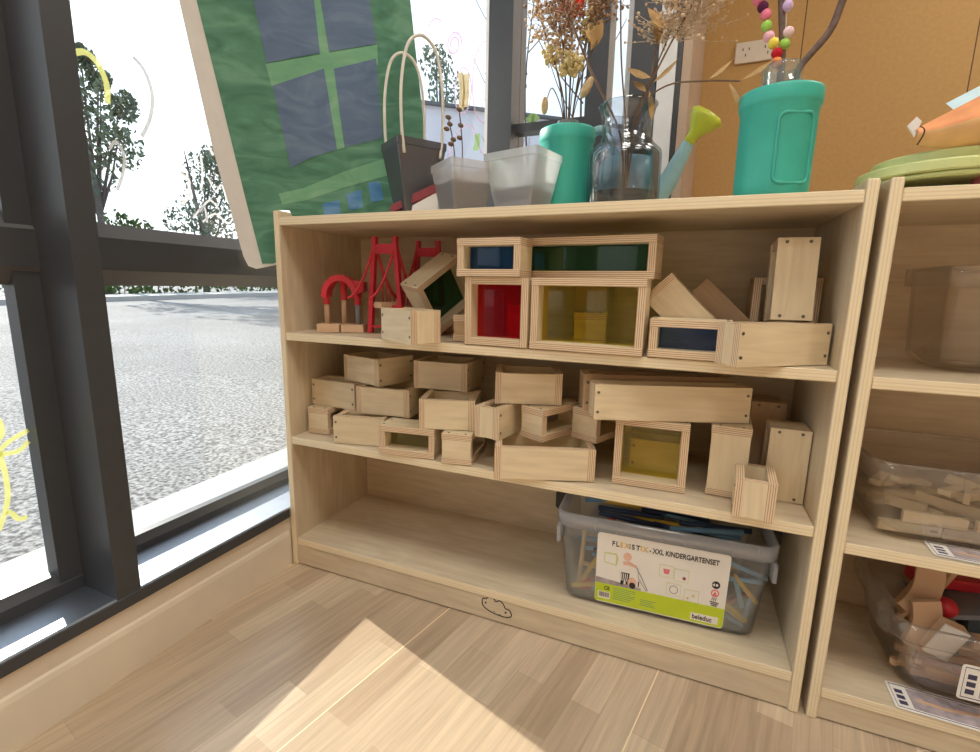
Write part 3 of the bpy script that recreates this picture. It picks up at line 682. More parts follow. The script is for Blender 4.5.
# printed picture: a toddler in striped trousers, a house, cards and three round icons
SK = M['skin'] = principled('printed_skin', (.80, .50, .38), .5)
def disc(cx, cz, r, n=16, ry=None): return [(cx+r*math.cos(2*PI*i/n), cz+(ry or r)*math.sin(2*PI*i/n)) for i in range(n)]
b = MB([M['photo']]); b.prism([(-.1145, -.029), (-.03, -.029), (-.03, -.024), (-.1145, -.018)], FL, .0001); b.build('printed_rug', lab)
b = MB([SK, M['card'], M['ink'], M['grey_plastic']])
b.prism(disc(-.058, .030, .0075), FL, .0004, 0); b.prism([(-.066, .020), (-.054, .022), (-.040, .016), (-.041, .012), (-.054, .015), (-.064, .014)], FL, .00045, 0)
b.prism([(-.066, .016), (-.052, .017), (-.052, -.001), (-.068, -.001)], FL, .0004, 1)
b.prism([(-.068, 0), (-.052, 0), (-.054, -.022), (-.058, -.022), (-.060, -.008), (-.063, -.024), (-.068, -.024)], FL, .0004, 2)
for i in range(4): b.prism([(-.067+.0035*i, -.002), (-.0655+.0035*i, -.002), (-.0665+.0035*i, -.016), (-.068+.0035*i, -.016)], FL, .0005, 1)
b.prism(disc(-.047, -.017, .008, ry=.010), FL, .00042, 0); b.prism(disc(-.046, -.022, .006), FL, .0005, 2)
b.ribbon([(-.041, .014), (-.030, -.004), (-.018, -.026)], .0012, FL, .0004, 3); b.ribbon([(-.038, .012), (-.036, -.006), (-.020, -.027)], .0009, FL, .0004, 3)
b.prism([(-.036, -.012), (-.034, -.012), (-.034, -.022), (-.036, -.022)], FL, .0004, 2)
b.build('printed_child', lab)
b = MB([M['plate'], M['card']]); b.prism([(-.100, .012), (-.077, .009), (-.074, .022), (-.078, .032), (-.101, .031)], FL, .0003); b.prism([(-.099, .014), (-.079, .011), (-.079, .029), (-.099, .029)], FL, .0004, 1); b.build('printed_house', lab)
for (x, z, m, q) in ((.012, .018, 'pink', 0), (.038, .015, 'maroon', 1), (.027, -.013, 'grey_plastic', 2), (.058, -.018, 'statice', 3)):
    b = MB([M['plate'], M['card'], M[m]]); s = .0125
    b.prism([(x-s, z-.011), (x+s, z-.011), (x+s, z+.011), (x-s, z+.011)], FL, .0002, 0); b.prism([(x-s+.0008, z-.0102), (x+s-.0008, z-.0102), (x+s-.0008, z+.0102), (x-s+.0008, z+.0102)], FL, .0003, 1)
    if q == 0: b.prism([(x-.006, z+.004), (x+.006, z+.004), (x+.004, z-.005), (x-.004, z-.005)], FL, .0004, 2)
    elif q == 1: b.prism(disc(x+.005, z-.004, .003), FL, .0004, 2)
    elif q == 2: b.ribbon([(a, c) for a, c in disc(x, z, .007)], .0012, FL, .0004, 2, True)
    else: b.prism(disc(x+.003, z+.001, .003), FL, .0004, 2); b.prism(disc(x-.006, z-.005, .002), FL, .0004, 2)
    b.build('printed_card', lab)
for z, m in ((.011, 'ink'), (-.004, 'pink')):
    b = MB([M[m], M['card']]); b.prism(disc(.096, z, .0068), FL, .0003, 0)
    if m == 'ink': b.prism(disc(.0975, z, .0022), FL, .0004, 1); b.prism([(.090, z), (.094, z+.003), (.094, z-.003)], FL, .0004, 1)
    else: b.prism(disc(.096, z, .0048), FL, .0004, 1); b.prism([(.092, z-.004), (.1, z-.004), (.096, z+.004)], FL, .0005, 0)
    b.build('printed_icon', lab)
b = MB([M['ink']])
for i in range(3): b.ribbon([(.089+.0015*i, -.020-.003*i), (.104-.0015*i, -.021-.003*i)], .0016, FL, .0003)
for i in range(3): b.ribbon([(.092+.003*i, -.0175), (.093+.003*i, -.012)], .001, FL, .0003)
b.build('printed_icon', lab)
# the sticks inside (each one a thing)
r = random.Random(21); SP = {}
A = Matrix.Translation((.642, .040, Z0+e)) @ Matrix.Rotation(math.radians(2.5), 4, 'Z')
def stick(col, p, d, ln, rad=.0042):
    key = (col, round(ln, 2))
    if key not in SP:
        SP[key] = MB([M['stick_'+col]]).tube([(0, 0, -ln/2), (0, 0, ln/2)], rad, 8).build('toy_stick')
        o = SP[key]
    else:
        o = SP[key].copy(); C.objects.link(o)
    q = Vector(d).normalized().to_track_quat('Z', 'Y'); o.rotation_euler = (A.to_3x3() @ q.to_matrix()).to_euler(); o.location = A @ Vector(p)
    nmz = {'sky': 'pale blue', 'navy': 'dark navy', 'natural': 'bare wood'}.get(col, col)
    tag(o, nmz+' toy stick in the heap inside the clear labelled box', 'toy stick', nmz+' sticks in the clear labelled box')
for col, p, d, ln in (('natural', (.028, .012, .095), (.06, .0, 1), .13), ('yellow', (.055, .014, .085), (.5, .03, 1), .11), ('sky', (.068, .012, .055), (.5, 0, 1), .08), ('red', (.042, .015, .037), (.8, 0, .55), .06),
                      ('red', (.042, .013, .022), (1, 0, .1), .055), ('yellow', (.045, .012, .030), (1, .05, .25), .07), ('natural', (.044, .016, .068), (1, 0, -.1), .045), ('blue', (.050, .02, .12), (1, .1, .05), .06),
                      ('yellow', (.280, .014, .048), (.75, 0, -.55), .08), ('yellow', (.283, .013, .040), (.78, 0, -.5), .06), ('sky', (.300, .013, .10), (1, .05, .05), .06), ('sky', (.295, .014, .078), (.3, 0, -1), .06),
                      ('yellow', (.305, .012, .085), (.7, 0, -.8), .06), ('sky', (.276, .014, .028), (.85, 0, -.4), .07), ('red', (.290, .02, .055), (.6, .2, .4), .05), ('blue', (.313, .016, .05), (.15, 0, 1), .05), ('sky', (.305, .02, .115), (.9, .1, -.3), .07)):
    stick(col, p, d, ln)
for i in range(64):
    col = r.choice(('yellow', 'red', 'blue', 'sky', 'natural', 'navy', 'blue', 'sky'))
    a = r.uniform(0, PI); el = r.uniform(-.35, .35); ln = r.choice((.06, .08, .10))
    x = r.uniform(.055, BW-.055); y = r.uniform(.055, BD-.055); z = r.uniform(.028, .125)
    stick(col, (x, y, z), (math.cos(a)*math.cos(el), math.sin(a)*math.cos(el)*.7, math.sin(el)*.8), ln)
for i in range(30):
    a = r.uniform(-.35, .35); stick(r.choice(('navy', 'navy', 'navy', 'blue', 'yellow') if i else ('navy',)), (r.uniform(.07, BW-.07), r.uniform(.03, BD-.03), r.uniform(.14, .176)), (1, a, r.uniform(-.12, .12)), .12, .005)

# ------------------------------------------------------------------ things on top of the shelf
ZS = ZT+e
# green painted board standing across the corner behind the pots, leaning forward a little
pb = thing('painted_board', 'large green painted board with slate blue window panes at the left end', 'painting', (-.0425, .031, .6960))
BH_, BU, BN = Vector((.842, .526, .133)).normalized(), Vector((.045, -.313, .949)).normalized(), None
BH_ = (BH_-BU*BH_.dot(BU)).normalized(); BN = BU.cross(BH_)
FB = lambda a, c, d: tuple(BH_*a+BU*c-BN*d)
notch = [(.042, .1075), (.063, .1045), (.066, .0915), (.366, .055), (.366, .70)]
MB([M['white']]).prism(notch+[(-.022, .70), (-.034, .46), (-.042, .35), (-.051, .23), (-.054, .02), (-.050, -.002), (-.035, -.010), (.005, -.006), (.040, .006)], FB, -.016).build('board', pb)
MB([M['green_paint']]).prism([(.0415, .108), (.0635, .105), (.0665, .092), (.3655, .0555), (.3655, .699), (.006, .699), (-.005, .46), (-.010, .32), (-.017, .13), (-.020, .0), (.002, -.002), (.0395, .007)], FB, .0012).build('painted_face', pb)
def daub(pts, mat, nme, d=.0018): return MB([M[mat]]).prism(pts, FB, d).build(nme, pb)
daub([(.084, .366), (.294, .388), (.290, .356), (.086, .331)], 'green_light', 'painted_bar')
daub([(.194, .70), (.208, .70), (.203, .379), (.206, .353), (.199, .216), (.184, .214), (.188, .354), (.186, .378)], 'green_light', 'painted_bar', .0020)
daub([(.050, .140), (.100, .146), (.190, .172), (.285, .192), (.292, .160), (.190, .142), (.100, .122), (.052, .118)], 'green_light', 'painted_stripe')
for q in ([(.093, .69), (.193, .69), (.193, .458), (.186, .379), (.087, .368), (.089, .46)], [(.208, .69), (.292, .69), (.291, .456), (.293, .389), (.203, .381)], [(.088, .331), (.188, .354), (.183, .214), (.130, .203), (.086, .186)], [(.206, .353), (.288, .366), (.278, .229), (.200, .217)]):
    daub(q, 'slate_paint', 'painted_pane', .0024)
for q in ([(.133, .113), (.169, .117), (.165, .080), (.131, .082)], [(.184, .127), (.217, .134), (.215, .098), (.186, .094)], [(.234, .146), (.260, .147), (.261, .110), (.234, .106)], [(.279, .153), (.296, .150), (.294, .120), (.280, .123)]):
    daub(q, 'blue_paint', 'painted_window', .0026)

def taper_pot(mb, w0, d0, w1, d1, h, th, r, mi=0, lip=.004):
    f = lambda w, d, z: [(x, y, z) for x, y in rrect(w, d, r, 3)]
    loft(mb, [f(w0, d0, 0), f(w1, d1, h-.014), f(w1+lip, d1+lip, h-.012), f(w1+lip, d1+lip, h), f(w1-th*2, d1-th*2, h), f(w0-th*2, d0-th*2, th)], mi, True, True, False)
    return mb
def heap(w, d, z0, z1, r, mat, par, seed):
    """soil filling a tapered pot, with a lumpy top"""
    q = random.Random(seed); b = MB([M[mat]]); f = lambda s, z: [(x*s, y*s, z+(q.uniform(-.004, .006) if z > z0 else 0)) for x, y in rrect(w, d, r, 3)]
    loft(b, [f(.86, z0), f(1, z1), f(.7, z1+.006), f(.3, z1+.004)]); return b.build('soil', par)
# grey see-through gift-bag planter with two rope loops
t = thing('bag_planter', 'dark grey see-through bag planter with two tall white loop handles', 'planter', (.304, .058, ZS), 55)
b = MB([M['pot_grey']]); taper_pot(b, .058, .054, .096, .082, .128, .002, .003, lip=.003); b.build('bag', t, recalc=False)
heap(.068, .060, .003, .075, .004, 'soil', t, 1)
for s in (-1, 1):
    b = MB([M['cord']]); y = s*.0405
    b.tube(catmull([(-.036, y, .10), (-.041, y, .15), (-.040, y, .22), (-.027, y, .280), (0, y, .300), (.027, y, .280), (.040, y, .22), (.041, y, .15), (.036, y, .10)], 6), .0029, 8); b.build('loop_handle', t)
# maroon toy ramp in front of the bag
t = thing('toy_ramp', 'maroon and white slanted toy piece lying in front of the grey bag planter', 'toy', (.272, .020, ZS), 8)
b = MB([M['maroon']]); b.prism([(0, .002), (.006, 0), (.094, .034), (.096, .048), (.088, .048), (.004, .014)], lambda a, c, d: (a, d, c), .026); b.build('slope', t, bevel=.001)
b = MB([M['white']]); b.prism([(.02, 0), (.098, 0), (.098, .034), (.090, .032)], lambda a, c, d: (a, .002+d, c), .022); b.build('base', t)
MB([M['white']]).lathe([(.009, 0), (.009, .002)], (.022, .012, .018), 14).build('dot', t)
# two square white pots
t = thing('flower_pot', 'translucent white square pot half full of dark soil with a thin seedling', 'pot', (.416, .044, ZS), 52)
taper_pot(MB([M['pot_white']]), .066, .066, .087, .087, .080, .0025, .004).build('pot', t, recalc=False)
heap(.076, .076, .003, .044, .004, 'soil', t, 2)
b = MB([M['dry']])
for p in ([(-.02, .0, .04), (-.018, 0, .10), (-.03, .0, .155)], [(.0, .01, .04), (.004, .012, .11), (-.004, .01, .175)]): b.tube(catmull(p, 5), .0011, 5)
for x, y, z in ((-.03, 0, .155), (-.026, .002, .145), (-.034, -.002, .135), (-.02, .0, .120), (-.025, 0, .112), (-.004, .01, .175), (.0, .012, .15), (-.003, .01, .128)): b.ball((x, y, z), .006, 6, 4, 0, (1, .4, .7))
b.build('seedling', t)
t = thing('flower_pot', 'glossy white square pot standing empty-looking left of the teal can', 'pot', (.522, .068, ZS), -14)
taper_pot(MB([M['pot_white']]), .074, .066, .108, .086, .094, .0025, .004).build('pot', t, recalc=False)
heap(.078, .070, .003, .030, .004, 'soil', t, 3)

# teal cans with a jar inside
def teal_can(label, loc, yaw, R, Hc, sx):
    t = thing('teal_can', label, 'can', loc, yaw)
    pr_ = [(R*.90, 0), (R*.95, .004), (R*.97, .02), (R*.985, Hc-.026), (R*1.03, Hc-.022), (R*1.05, Hc-.018), (R*1.05, Hc-.003), (R*1.03, Hc), (R*.72, Hc+.001), (R*.70, Hc-.02), (0, Hc-.02)]
    MB([M['teal']]).lathe(pr_, (0, 0, 0), 40, 0, 1, sx).build('body', t)
    for a in (-62, 118):
        q = math.radians(a); b = MB([M['teal_d']])
        # raised grip frame following the wall
        def on(u, z, d): 
            an = q+u/R; rr = R*(.972+.014*z/Hc)+d; return (rr*math.cos(an), rr*sx*math.sin(an), z)
        pts = [(x, z) for x, z in [(p[0], p[1]+Hc*.43) for p in rrect(.052, Hc*.62, .010, 5)]]
        b.tube([on(x, z, .0005) for x, z in pts], .0024, 6, close=True); b.build('grip_frame', t)
    return t
teal_can('teal plastic can holding dried flowers, behind the white pots', (.580, .146, ZS), 95, .049, .150, 1)
t1 = thing('glass_jar', 'narrow glass jar inside the teal can with the dried flowers', 'jar', (.580, .146, ZS+.132))
MB([M['jar_glass']]).lathe([(.022, 0), (.023, .012), (.020, .020), (.020, .034), (.018, .034), (.018, .004)], (0, 0, 0), 20).build('body', t1, recalc=False)
teal_can('teal plastic can with a grip panel holding pom-pom branches', (.914, .078, ZS), -4, .052, .150, .92)
t2 = thing('glass_jar', 'ribbed glass jar inside the teal can with the pom-pom branches', 'jar', (.912, .078, ZS+.132))
MB([M['jar_glass']]).lathe([(.028, 0), (.030, .020), (.030, .028), (.026, .034), (.026, .046), (.028, .050), (.025, .056), (.023, .056), (.023, .004)], (0, 0, 0), 24).build('body', t2, recalc=False)

# glass vase
t = thing('glass_vase', 'smoky glass bottle vase with murky water holding dry branches', 'vase', (.692, .105, ZS))
b = MB([M['smoke_glass']]); VR = .061
b.lathe([(VR*.93, 0), (VR, .006), (VR, .085), (VR*.97, .094), (VR*.80, .104), (.042, .112), (.040, .122), (.042, .145), (.046, .162), (.049, .167), (.046, .167), (.039, .145), (.037, .122), (.040, .110), (VR*.76, .100), (VR*.92, .090), (VR*.94, .082), (VR*.94, .008), (VR*.86, .005)], (0, 0, 0), 40)
b.build('glass_body', t, recalc=False)
MB([M['water']]).lathe([(VR*.85, .0055), (VR*.935, .009), (VR*.935, .026)], (0, 0, 0), 40).build('water', t)
# watering can
t = thing('watering_can', 'pale blue watering can with a lime green sprinkler head behind the vase', 'watering can', (.680, .240, ZS))
MB([M['can_blue']]).lathe([(.060, 0), (.068, .008), (.066, .07), (.055, .105), (.045, .115), (.040, .112), (0, .108)], (0, 0, 0), 32).build('body', t)
b = MB([M['can_blue']]); b.tube(catmull([(.045, -.01, .025), (.074, -.02, .060), (.098, -.03, .105), (.112, -.034, .135)], 6), [.023-.0008*i for i in range(19)], 14); b.build('spout', t)
b = MB([M['can_blue']]); b.tube(catmull([(-.020, -.01, .112), (-.040, -.03, .160), (-.066, -.035, .158), (-.080, -.036, .115), (-.076, -.03, .06), (-.058, -.012, .030)], 6), .009, 10); b.build('handle', t)
b = MB([M['lime']]); dv = Vector((.55, -.16, .82)).normalized()
b.X = Matrix.Translation((.109, -.034, .128)) @ dv.to_track_quat('Z', 'Y').to_matrix().to_4x4()
b.lathe([(.010, 0), (.0105, .012), (.012, .018), (.027, .040), (.030, .046), (.029, .050), (.022, .055), (0, .058)], (0, 0, 0), 24); b.build('sprinkler_head', t)

# dried flowers: every stem is a thing
def leaf(b, p, d, ln, wd, mi=0, curl=.2):
    d = Vector(d).normalized(); s = d.orthogonal().normalized(); u = d.cross(s)
    pts = [(0, 0), (.3, .8), (.55, 1), (.8, .6), (1, 0)]
    vs = []; 
    for f_, w_ in pts:
        c = Vector(p)+d*ln*f_+u*ln*curl*f_*f_; vs += [c+s*wd*w_*.5, c-s*wd*w_*.5+u*.001]
    b.add(vs, [(2*i, 2*i+1, 2*i+3, 2*i+2) for i in range(4)], None, mi, True)
def stem(name, label, cat, group, pts, r, heads, seed=0):
    t = thing(name, label, cat, pts[0], 0, group); p0 = Vector(pts[0])
    MB([M['dry']]).tube([p-p0 for p in catmull(pts, 5)], r, 5).build('stem', t)
    for nme, mat, fn in heads:
        for f1 in (fn if isinstance(fn, list) else [fn]):
            b = MB([M[mat]]); b.X = Matrix.Translation(-p0); f1(b, random.Random(seed)); b.build(nme, t, recalc=False)
    return t
J = Vector((.580, .146, ZS+.137)); GJ = 'dried flowers in the teal can behind the white pots'
def cluster(c, R, n, s, sc=(1, 1, 1)):
    def fn(b, r):
        for _ in range(n):
            q = Vector((r.gauss(0, 1), r.gauss(0, 1), r.gauss(0, 1))).normalized()*R*r.uniform(.4, 1)
            b.ball(Vector(c)+Vector((q.x*sc[0], q.y*sc[1], q.z*sc[2])), s*r.uniform(.6, 1.3), 5, 4)
    return fn
def spray(base, tip, n, spread, s, twigs=True):
    def fn(b, r):
        base_, tip_ = Vector(base), Vector(tip)
        for _ in range(n):
            f_ = r.uniform(.2, 1); p = base_.lerp(tip_, f_); q = Vector((r.gauss(0, 1), r.gauss(0, .7), r.uniform(-.2, 1.0))).normalized()*spread*r.uniform(.35, 1)*(1.1-.4*f_)
            if twigs: b.tube([p, p+q*.5+Vector((0, 0, -.003)), p+q], .0006, 3, cap=False)
            for k in range(2): b.ball(p+q*(1-.28*k)+Vector((r.uniform(-.004, .004), 0, r.uniform(-.004, .004))), s*r.uniform(.6, 1.3), 5, 4)
    return fn
stem('dried_flower', 'dried stem with a bright red flower head in the teal can', 'dried flower', GJ, [J+Vector((0, 0, 0)), J+Vector((.002, -.005, .10)), J+Vector((.002, -.014, .212))], .0018, [('flower', 'redflower', cluster(J+Vector((.001, -.020, .212)), .022, 60, .0065, (1.2, .8, .8)))], 1)
stem('dried_flower', 'dried stem with cream statice low in the bunch, above the teal can rim', 'dried flower', GJ, [J+Vector((.003, -.004, 0)), J+Vector((.004, -.012, .06)), J+Vector((.006, -.020, .115))], .0014, [('flower', 'statice', cluster(J+Vector((.006, -.022, .118)), .024, 70, .0048, (1, .7, .9)))], 2)
stem('dried_flower', 'dried stem with cream statice at the left of the bunch', 'dried flower', GJ, [J+Vector((-.004, 0, 0)), J+Vector((-.010, -.005, .07)), J+Vector((-.030, -.015, .140))], .0014, [('flower', 'statice', cluster(J+Vector((-.030, -.016, .14)), .018, 45, .0045))], 3)
stem('dried_flower', 'dried stem with pale yellow heads at the upper right of the bunch', 'dried flower', GJ, [J+Vector((.004, 0, 0)), J+Vector((.014, -.002, .09)), J+Vector((.032, -.008, .180))], .0014, [('flower', 'statice', cluster(J+Vector((.030, -.008, .18)), .022, 55, .0042, (.8, .8, 1.4)))], 4)
stem('bunny_tail_grass', 'fluffy bunny tail grass hanging left over the teal can', 'dried flower', GJ, [J+Vector((-.004, -.004, 0)), J+Vector((-.012, -.006, .05)), J+Vector((-.028, -.014, .085)), J+Vector((-.036, -.018, .068))], .0010, [('tail', 'tail', lambda b, r: b.ball(J+Vector((-.040, -.02, .055)), .009, 10, 8, 0, (.75, .75, 1.7)))], 5)
stem('bunny_tail_grass', 'fluffy bunny tail grass hanging right over the teal can', 'dried flower', GJ, [J+Vector((.004, -.004, 0)), J+Vector((.016, -.006, .06)), J+Vector((.036, -.014, .098)), J+Vector((.040, -.018, .088))], .0010, [('tail', 'tail', lambda b, r: b.ball(J+Vector((.036, -.02, .076)), .010, 10, 8, 0, (.8, .8, 1.9), Matrix.Rotation(.5, 4, 'Y')))], 6)
stem('dried_flower', 'dried stem with a curled tan leaf beside the yellow heads', 'dried flower', GJ, [J+Vector((.003, -.003, 0)), J+Vector((.020, -.010, .09)), J+Vector((.050, -.018, .150))], .0012, [('leaf', 'dry_leaf', [lambda b, r: leaf(b, J+Vector((.040, -.02, .135)), (.5, -.1, 1), .05, .022), lambda b, r: leaf(b, J+Vector((.046, -.02, .14)), (-.3, -.2, 1), .04, .018)])], 7)
for i, (tx, tz, sp, wh) in enumerate(((-.055, .20, .045, 'far left'), (-.025, .225, .040, 'upper left'), (.028, .235, .040, 'upper right'), (.060, .215, .040, 'far right'), (-.012, .155, .035, 'middle'))):
    stem('dried_grass', 'seedy brown dried grass spray at the %s of the teal can bunch' % wh, 'dried grass', GJ, [J+Vector((tx*.05, -.002, 0)), J+Vector((tx*.35, -.006, tz*.5)), J+Vector((tx, -.012, tz))], .0010, [('seeds', 'seed' if i % 2 else 'seed_pale', spray(J+Vector((tx*.6, -.008, tz*.65)), J+Vector((tx*1.05, -.014, tz+.03)), 80, sp, .0027))], 20+i)
V = Vector((.692, .105, ZS+.030)); GV = 'dry branches in the smoky glass vase'
def sprigs(lst): return [lambda b, r, q=q: leaf(b, *q) for q in lst]
stem('dry_branch', 'dry branch from the vase crossing left in front of the dried bunch', 'dry branch', GV, [V, V+Vector((-.008, -.01, .09)), V+Vector((-.060, -.03, .19)), V+Vector((-.105, -.04, .285)), V+Vector((-.15, -.045, .36))], .0020, [('seeds', 'seed', spray(V+Vector((-.085, -.04, .235)), V+Vector((-.16, -.05, .38)), 140, .062, .0027))], 31)
stem('dry_branch', 'dry upright twig in the vase, thin and nearly bare', 'dry branch', GV, [V+Vector((.004, 0, 0)), V+Vector((.0, -.01, .10)), V+Vector((-.014, -.015, .21)), V+Vector((-.022, -.02, .33))], .0014, [('seeds', 'seed', spray(V+Vector((-.016, -.016, .26)), V+Vector((-.024, -.02, .36)), 24, .035, .003))], 32)
stem('dry_branch', 'dry spray with pale beads on the right of the vase, before the ochre wall', 'dry branch', GV, [V+Vector((.004, .004, 0)), V+Vector((.012, 0, .11)), V+Vector((.050, -.004, .20)), V+Vector((.100, -.01, .29)), V+Vector((.140, -.012, .36))], .0015, [('seeds', 'seed_pale', spray(V+Vector((.050, -.006, .185)), V+Vector((.165, -.014, .36)), 300, .085, .0025)), ('leaf', 'dry_leaf', sprigs([(V+Vector((.060, -.02, .26)), (.1, 0, 1), .09, .022), (V+Vector((.055, -.02, .235)), (-.6, 0, .5), .045, .018)]))], 33)
stem('dry_branch', 'dry leafy branch drooping right of the vase over the lime sprinkler', 'dry branch', GV, [V+Vector((.006, -.004, 0)), V+Vector((.022, -.012, .12)), V+Vector((.060, -.03, .150)), V+Vector((.120, -.035, .148)), V+Vector((.165, -.035, .142))], .0013, [('leaf', 'dry_leaf', sprigs([(V+Vector((.165, -.035, .142)), (1, 0, .35), .05, .014), (V+Vector((.150, -.035, .143)), (.7, 0, -1), .05, .012), (V+Vector((.12, -.035, .148)), (.9, .1, .5), .04, .012), (V+Vector((.035, -.02, .15)), (.3, -.1, -1), .045, .014)]))], 34)
stem('dry_branch', 'dry twig with curled tan leaves above the vase mouth at the right', 'dry branch', GV, [V+Vector((.002, .004, 0)), V+Vector((.018, .002, .11)), V+Vector((.034, -.004, .175)), V+Vector((.040, -.008, .23))], .0013, [('leaf', 'dry_leaf', sprigs([(V+Vector((.034, -.004, .175)), (-1, -.1, .25), .04, .022), (V+Vector((.036, -.006, .165)), (.9, 0, .5), .05, .016), (V+Vector((.028, -.004, .155)), (-.6, 0, .7), .03, .014), (V+Vector((.04, -.008, .22)), (.1, 0, 1), .05, .02)]))], 35)
stem('dry_branch', 'dry beaded spray reaching up behind the tan leaves of the vase', 'dry branch', GV, [V+Vector((0, .006, 0)), V+Vector((.010, .012, .12)), V+Vector((.050, .02, .23)), V+Vector((.085, .02, .34))], .0012, [('seeds', 'seed_pale', spray(V+Vector((.035, .018, .20)), V+Vector((.09, .02, .36)), 170, .065, .0025))], 36)

# branches wrapped in pom-poms
B0 = Vector((.912, .078, ZS+.138)); GB = 'branches in the pom-pom can'
bp1 = [B0+Vector((-.002, 0, 0)), B0+Vector((-.002, -.002, .06)), B0+Vector((-.010, -.004, .12)), B0+Vector((-.018, -.006, .18)), B0+Vector((-.016, -.006, .25))]
tag(MB([M['twig']]).tube(catmull(bp1, 6), [.0048-.00005*i for i in range(25)], 8).build('bare_branch'), 'straight bare branch hung with pom-poms in the teal can', 'branch', GB)
bp2 = [B0+Vector((.008, .002, 0)), B0+Vector((.022, 0, .045)), B0+Vector((.052, -.004, .085)), B0+Vector((.064, -.006, .125)), B0+Vector((.082, -.010, .165)), B0+Vector((.10, -.012, .23))]
tag(MB([M['twig']]).tube(catmull(bp2, 6), .0048, 8).build('bare_branch'), 'curving bare branch at the right of the teal can', 'branch', GB)
t = thing('pom_pom_garland', 'string of bright felt pom-poms wound round the straight branch', 'garland', B0+Vector((-.010, -.008, .050)))
o0 = B0+Vector((-.010, -.008, .050))
gp = [('orange', -.0100, .052), ('crimson', -.0105, .0640), ('yellow', -.0165, .0780), ('rose', -.0230, .0875), ('green', -.0275, .1020), ('pink', -.0300, .1170), ('plum', -.0350, .1275), ('pink', -.0420, .1380), ('hot', -.0465, .1520), ('yellow', -.0500, .1650), ('rose', -.044, .178), ('blue', -.036, .190)]
gp2 = [('pale', .0015, .0910), ('green', -.002, .076), ('lilac', -.0035, .1250), ('white', -.0060, .1420), ('blue', -.0115, .1590), ('crimson', -.016, .175)]
b = MB([M['cord']]); b.tube(catmull([B0+Vector((x, -.010, z))-o0 for _, x, z in gp], 3), .0006, 4); b.tube(catmull([B0+Vector((x, -.006, z))-o0 for _, x, z in gp2], 3), .0006, 4); b.build('string', t)
for lst, yy in ((gp, -.010), (gp2, -.006)):
    for c_, x, z in lst:
        o = MB([M['pom_'+c_]]).ball((0, 0, 0), .0074 if c_ != 'blue' else .009, 10, 8).build('pom_pom', t); o.location = B0+Vector((x, yy, z))-o0
        o['label'] = {'hot': 'hot pink', 'pale': 'pale pink', 'rose': 'light pink', 'plum': 'dark plum'}.get(c_, c_)+' pom-pom'

# lime plates and paper craft on the right shelf
zp = .8008
for i, (x, y, r_, lab_) in enumerate(((1.128, .105, .096, 'lowest pale green plate in the small stack, just showing'), (1.122, .100, .094, 'middle pale green plate in the small stack, sticking out furthest left'), (1.130, .105, .084, 'top pale green plate of the small stack'))):
    h_ = (.006, .014, .014)[i]
    o = MB([M['plate']]).lathe([(0, 0), (r_*.975, 0), (r_, .002), (r_, h_-.002), (r_*.985, h_), (0, h_)], (0, 0, 0), 64, smooth=False).build('plate'); o.location = (x, y, zp); zp += h_+.0006
    tag(o, lab_, 'plate', 'stacked pale green plates')
t = thing('paper_craft', 'folded orange paper shell with pale blue edge on a pink stand above the green plates', 'paper craft', (1.150, .03, ZS+.0))
b = MB([M['orange'], M['peach'], M['blue_paper']])
ns = 14
def shell(u, v):   # u along the length 0..1, v across 0..1 (bottom to top)
    x = -.085+.26*u; lo = .054+.05*(u-.12)**2*4-.012*math.sin(PI*min(1, u*1.3)); hi = .074+.062*min(1, u*1.8)+.03*u
    return (x, -.035*math.sin(PI*v)*math.sin(PI*min(1, .15+u*.85)), lo+(hi-lo)*v)
vs = [shell(i/ns, j/8) for i in range(ns+1) for j in range(9)]
vs2 = [(x, y+.0025, z) for x, y, z in vs]; k = len(vs)
fs = []; mi = []
for i in range(ns):
    for j in range(8):
        q = (i*9+j, (i+1)*9+j, (i+1)*9+j+1, i*9+j+1); fs.append(q); mi.append(1 if j < 4 else 0); fs.append(tuple(k+a for a in reversed(q))); mi.append(1)
b.add(vs+vs2, fs, None, mi, True); b.build('shell', t, recalc=False)
b = MB([M['blue_paper']]); rim = [shell(i/ns, 1) for i in range(2, ns+1)]
b.add([(x, y-.002, z-.003) for x, y, z in rim]+[(x, y+.03, z+.016) for x, y, z in rim], [(i, i+1, len(rim)+i+1, len(rim)+i) for i in range(len(rim)-1)]); b.build('rim', t, recalc=False)
b = MB([M['ink']]); b.tube([(x, y-.0025, z-.004) for x, y, z in rim], .0012, 5); b.tube([shell(.02, j/8) for j in range(9)], .0008, 5); b.build('outline', t)
b = MB([M['white']]); b.prism([(-.094, .078), (-.085, .064), (-.080, .082), (-.086, .088)], lambda a, c, d: (a, -.004+d, c), .003); b.build('tip', t)
b = MB([M['pink']]); b.box((-.004, .0, .013), (.045, .012, .10)); b.box((-.01, -.012, 0), (.052, .024, .0135)); b.build('stand', t)

# ------------------------------------------------------------------ right shelf: bins
def clear_bin(name, label, loc, w0, d0, w1, d1, h, r, handle=None):
    t = thing(name, label, 'bin', loc); f = lambda w, d, z: [(x+w0/2, y+d0/2, z) for x, y in rrect(w, d, r)]
    b = MB([M['bin_clear']]); loft(b, [f(w0-.03, d0-.03, 0), f(w0-.008, d0-.008, .006), f(w0, d0, .018), f(w1, d1, h)], 0, True, False); loft(b, [f(w1-.005, d1-.005, h), f(w0-.006, d0-.006, .019), f(w0-.034, d0-.034, .005)], 0, False, True); b.build('body', t, recalc=False)
    b = MB([M['bin_clear_rim']]); loft(b, [f(w1, d1, h-.028), f(w1+.012, d1+.012, h-.026), f(w1+.014, d1+.014, h), f(w1-.004, d1-.004, h+.001), f(w1-.004, d1-.004, h-.004)], 0, False, False); b.build('rim', t, recalc=False)
    if handle: handle(t)
    return t
z2, z1_, z0_ = .543+e, .298+e, .056+e
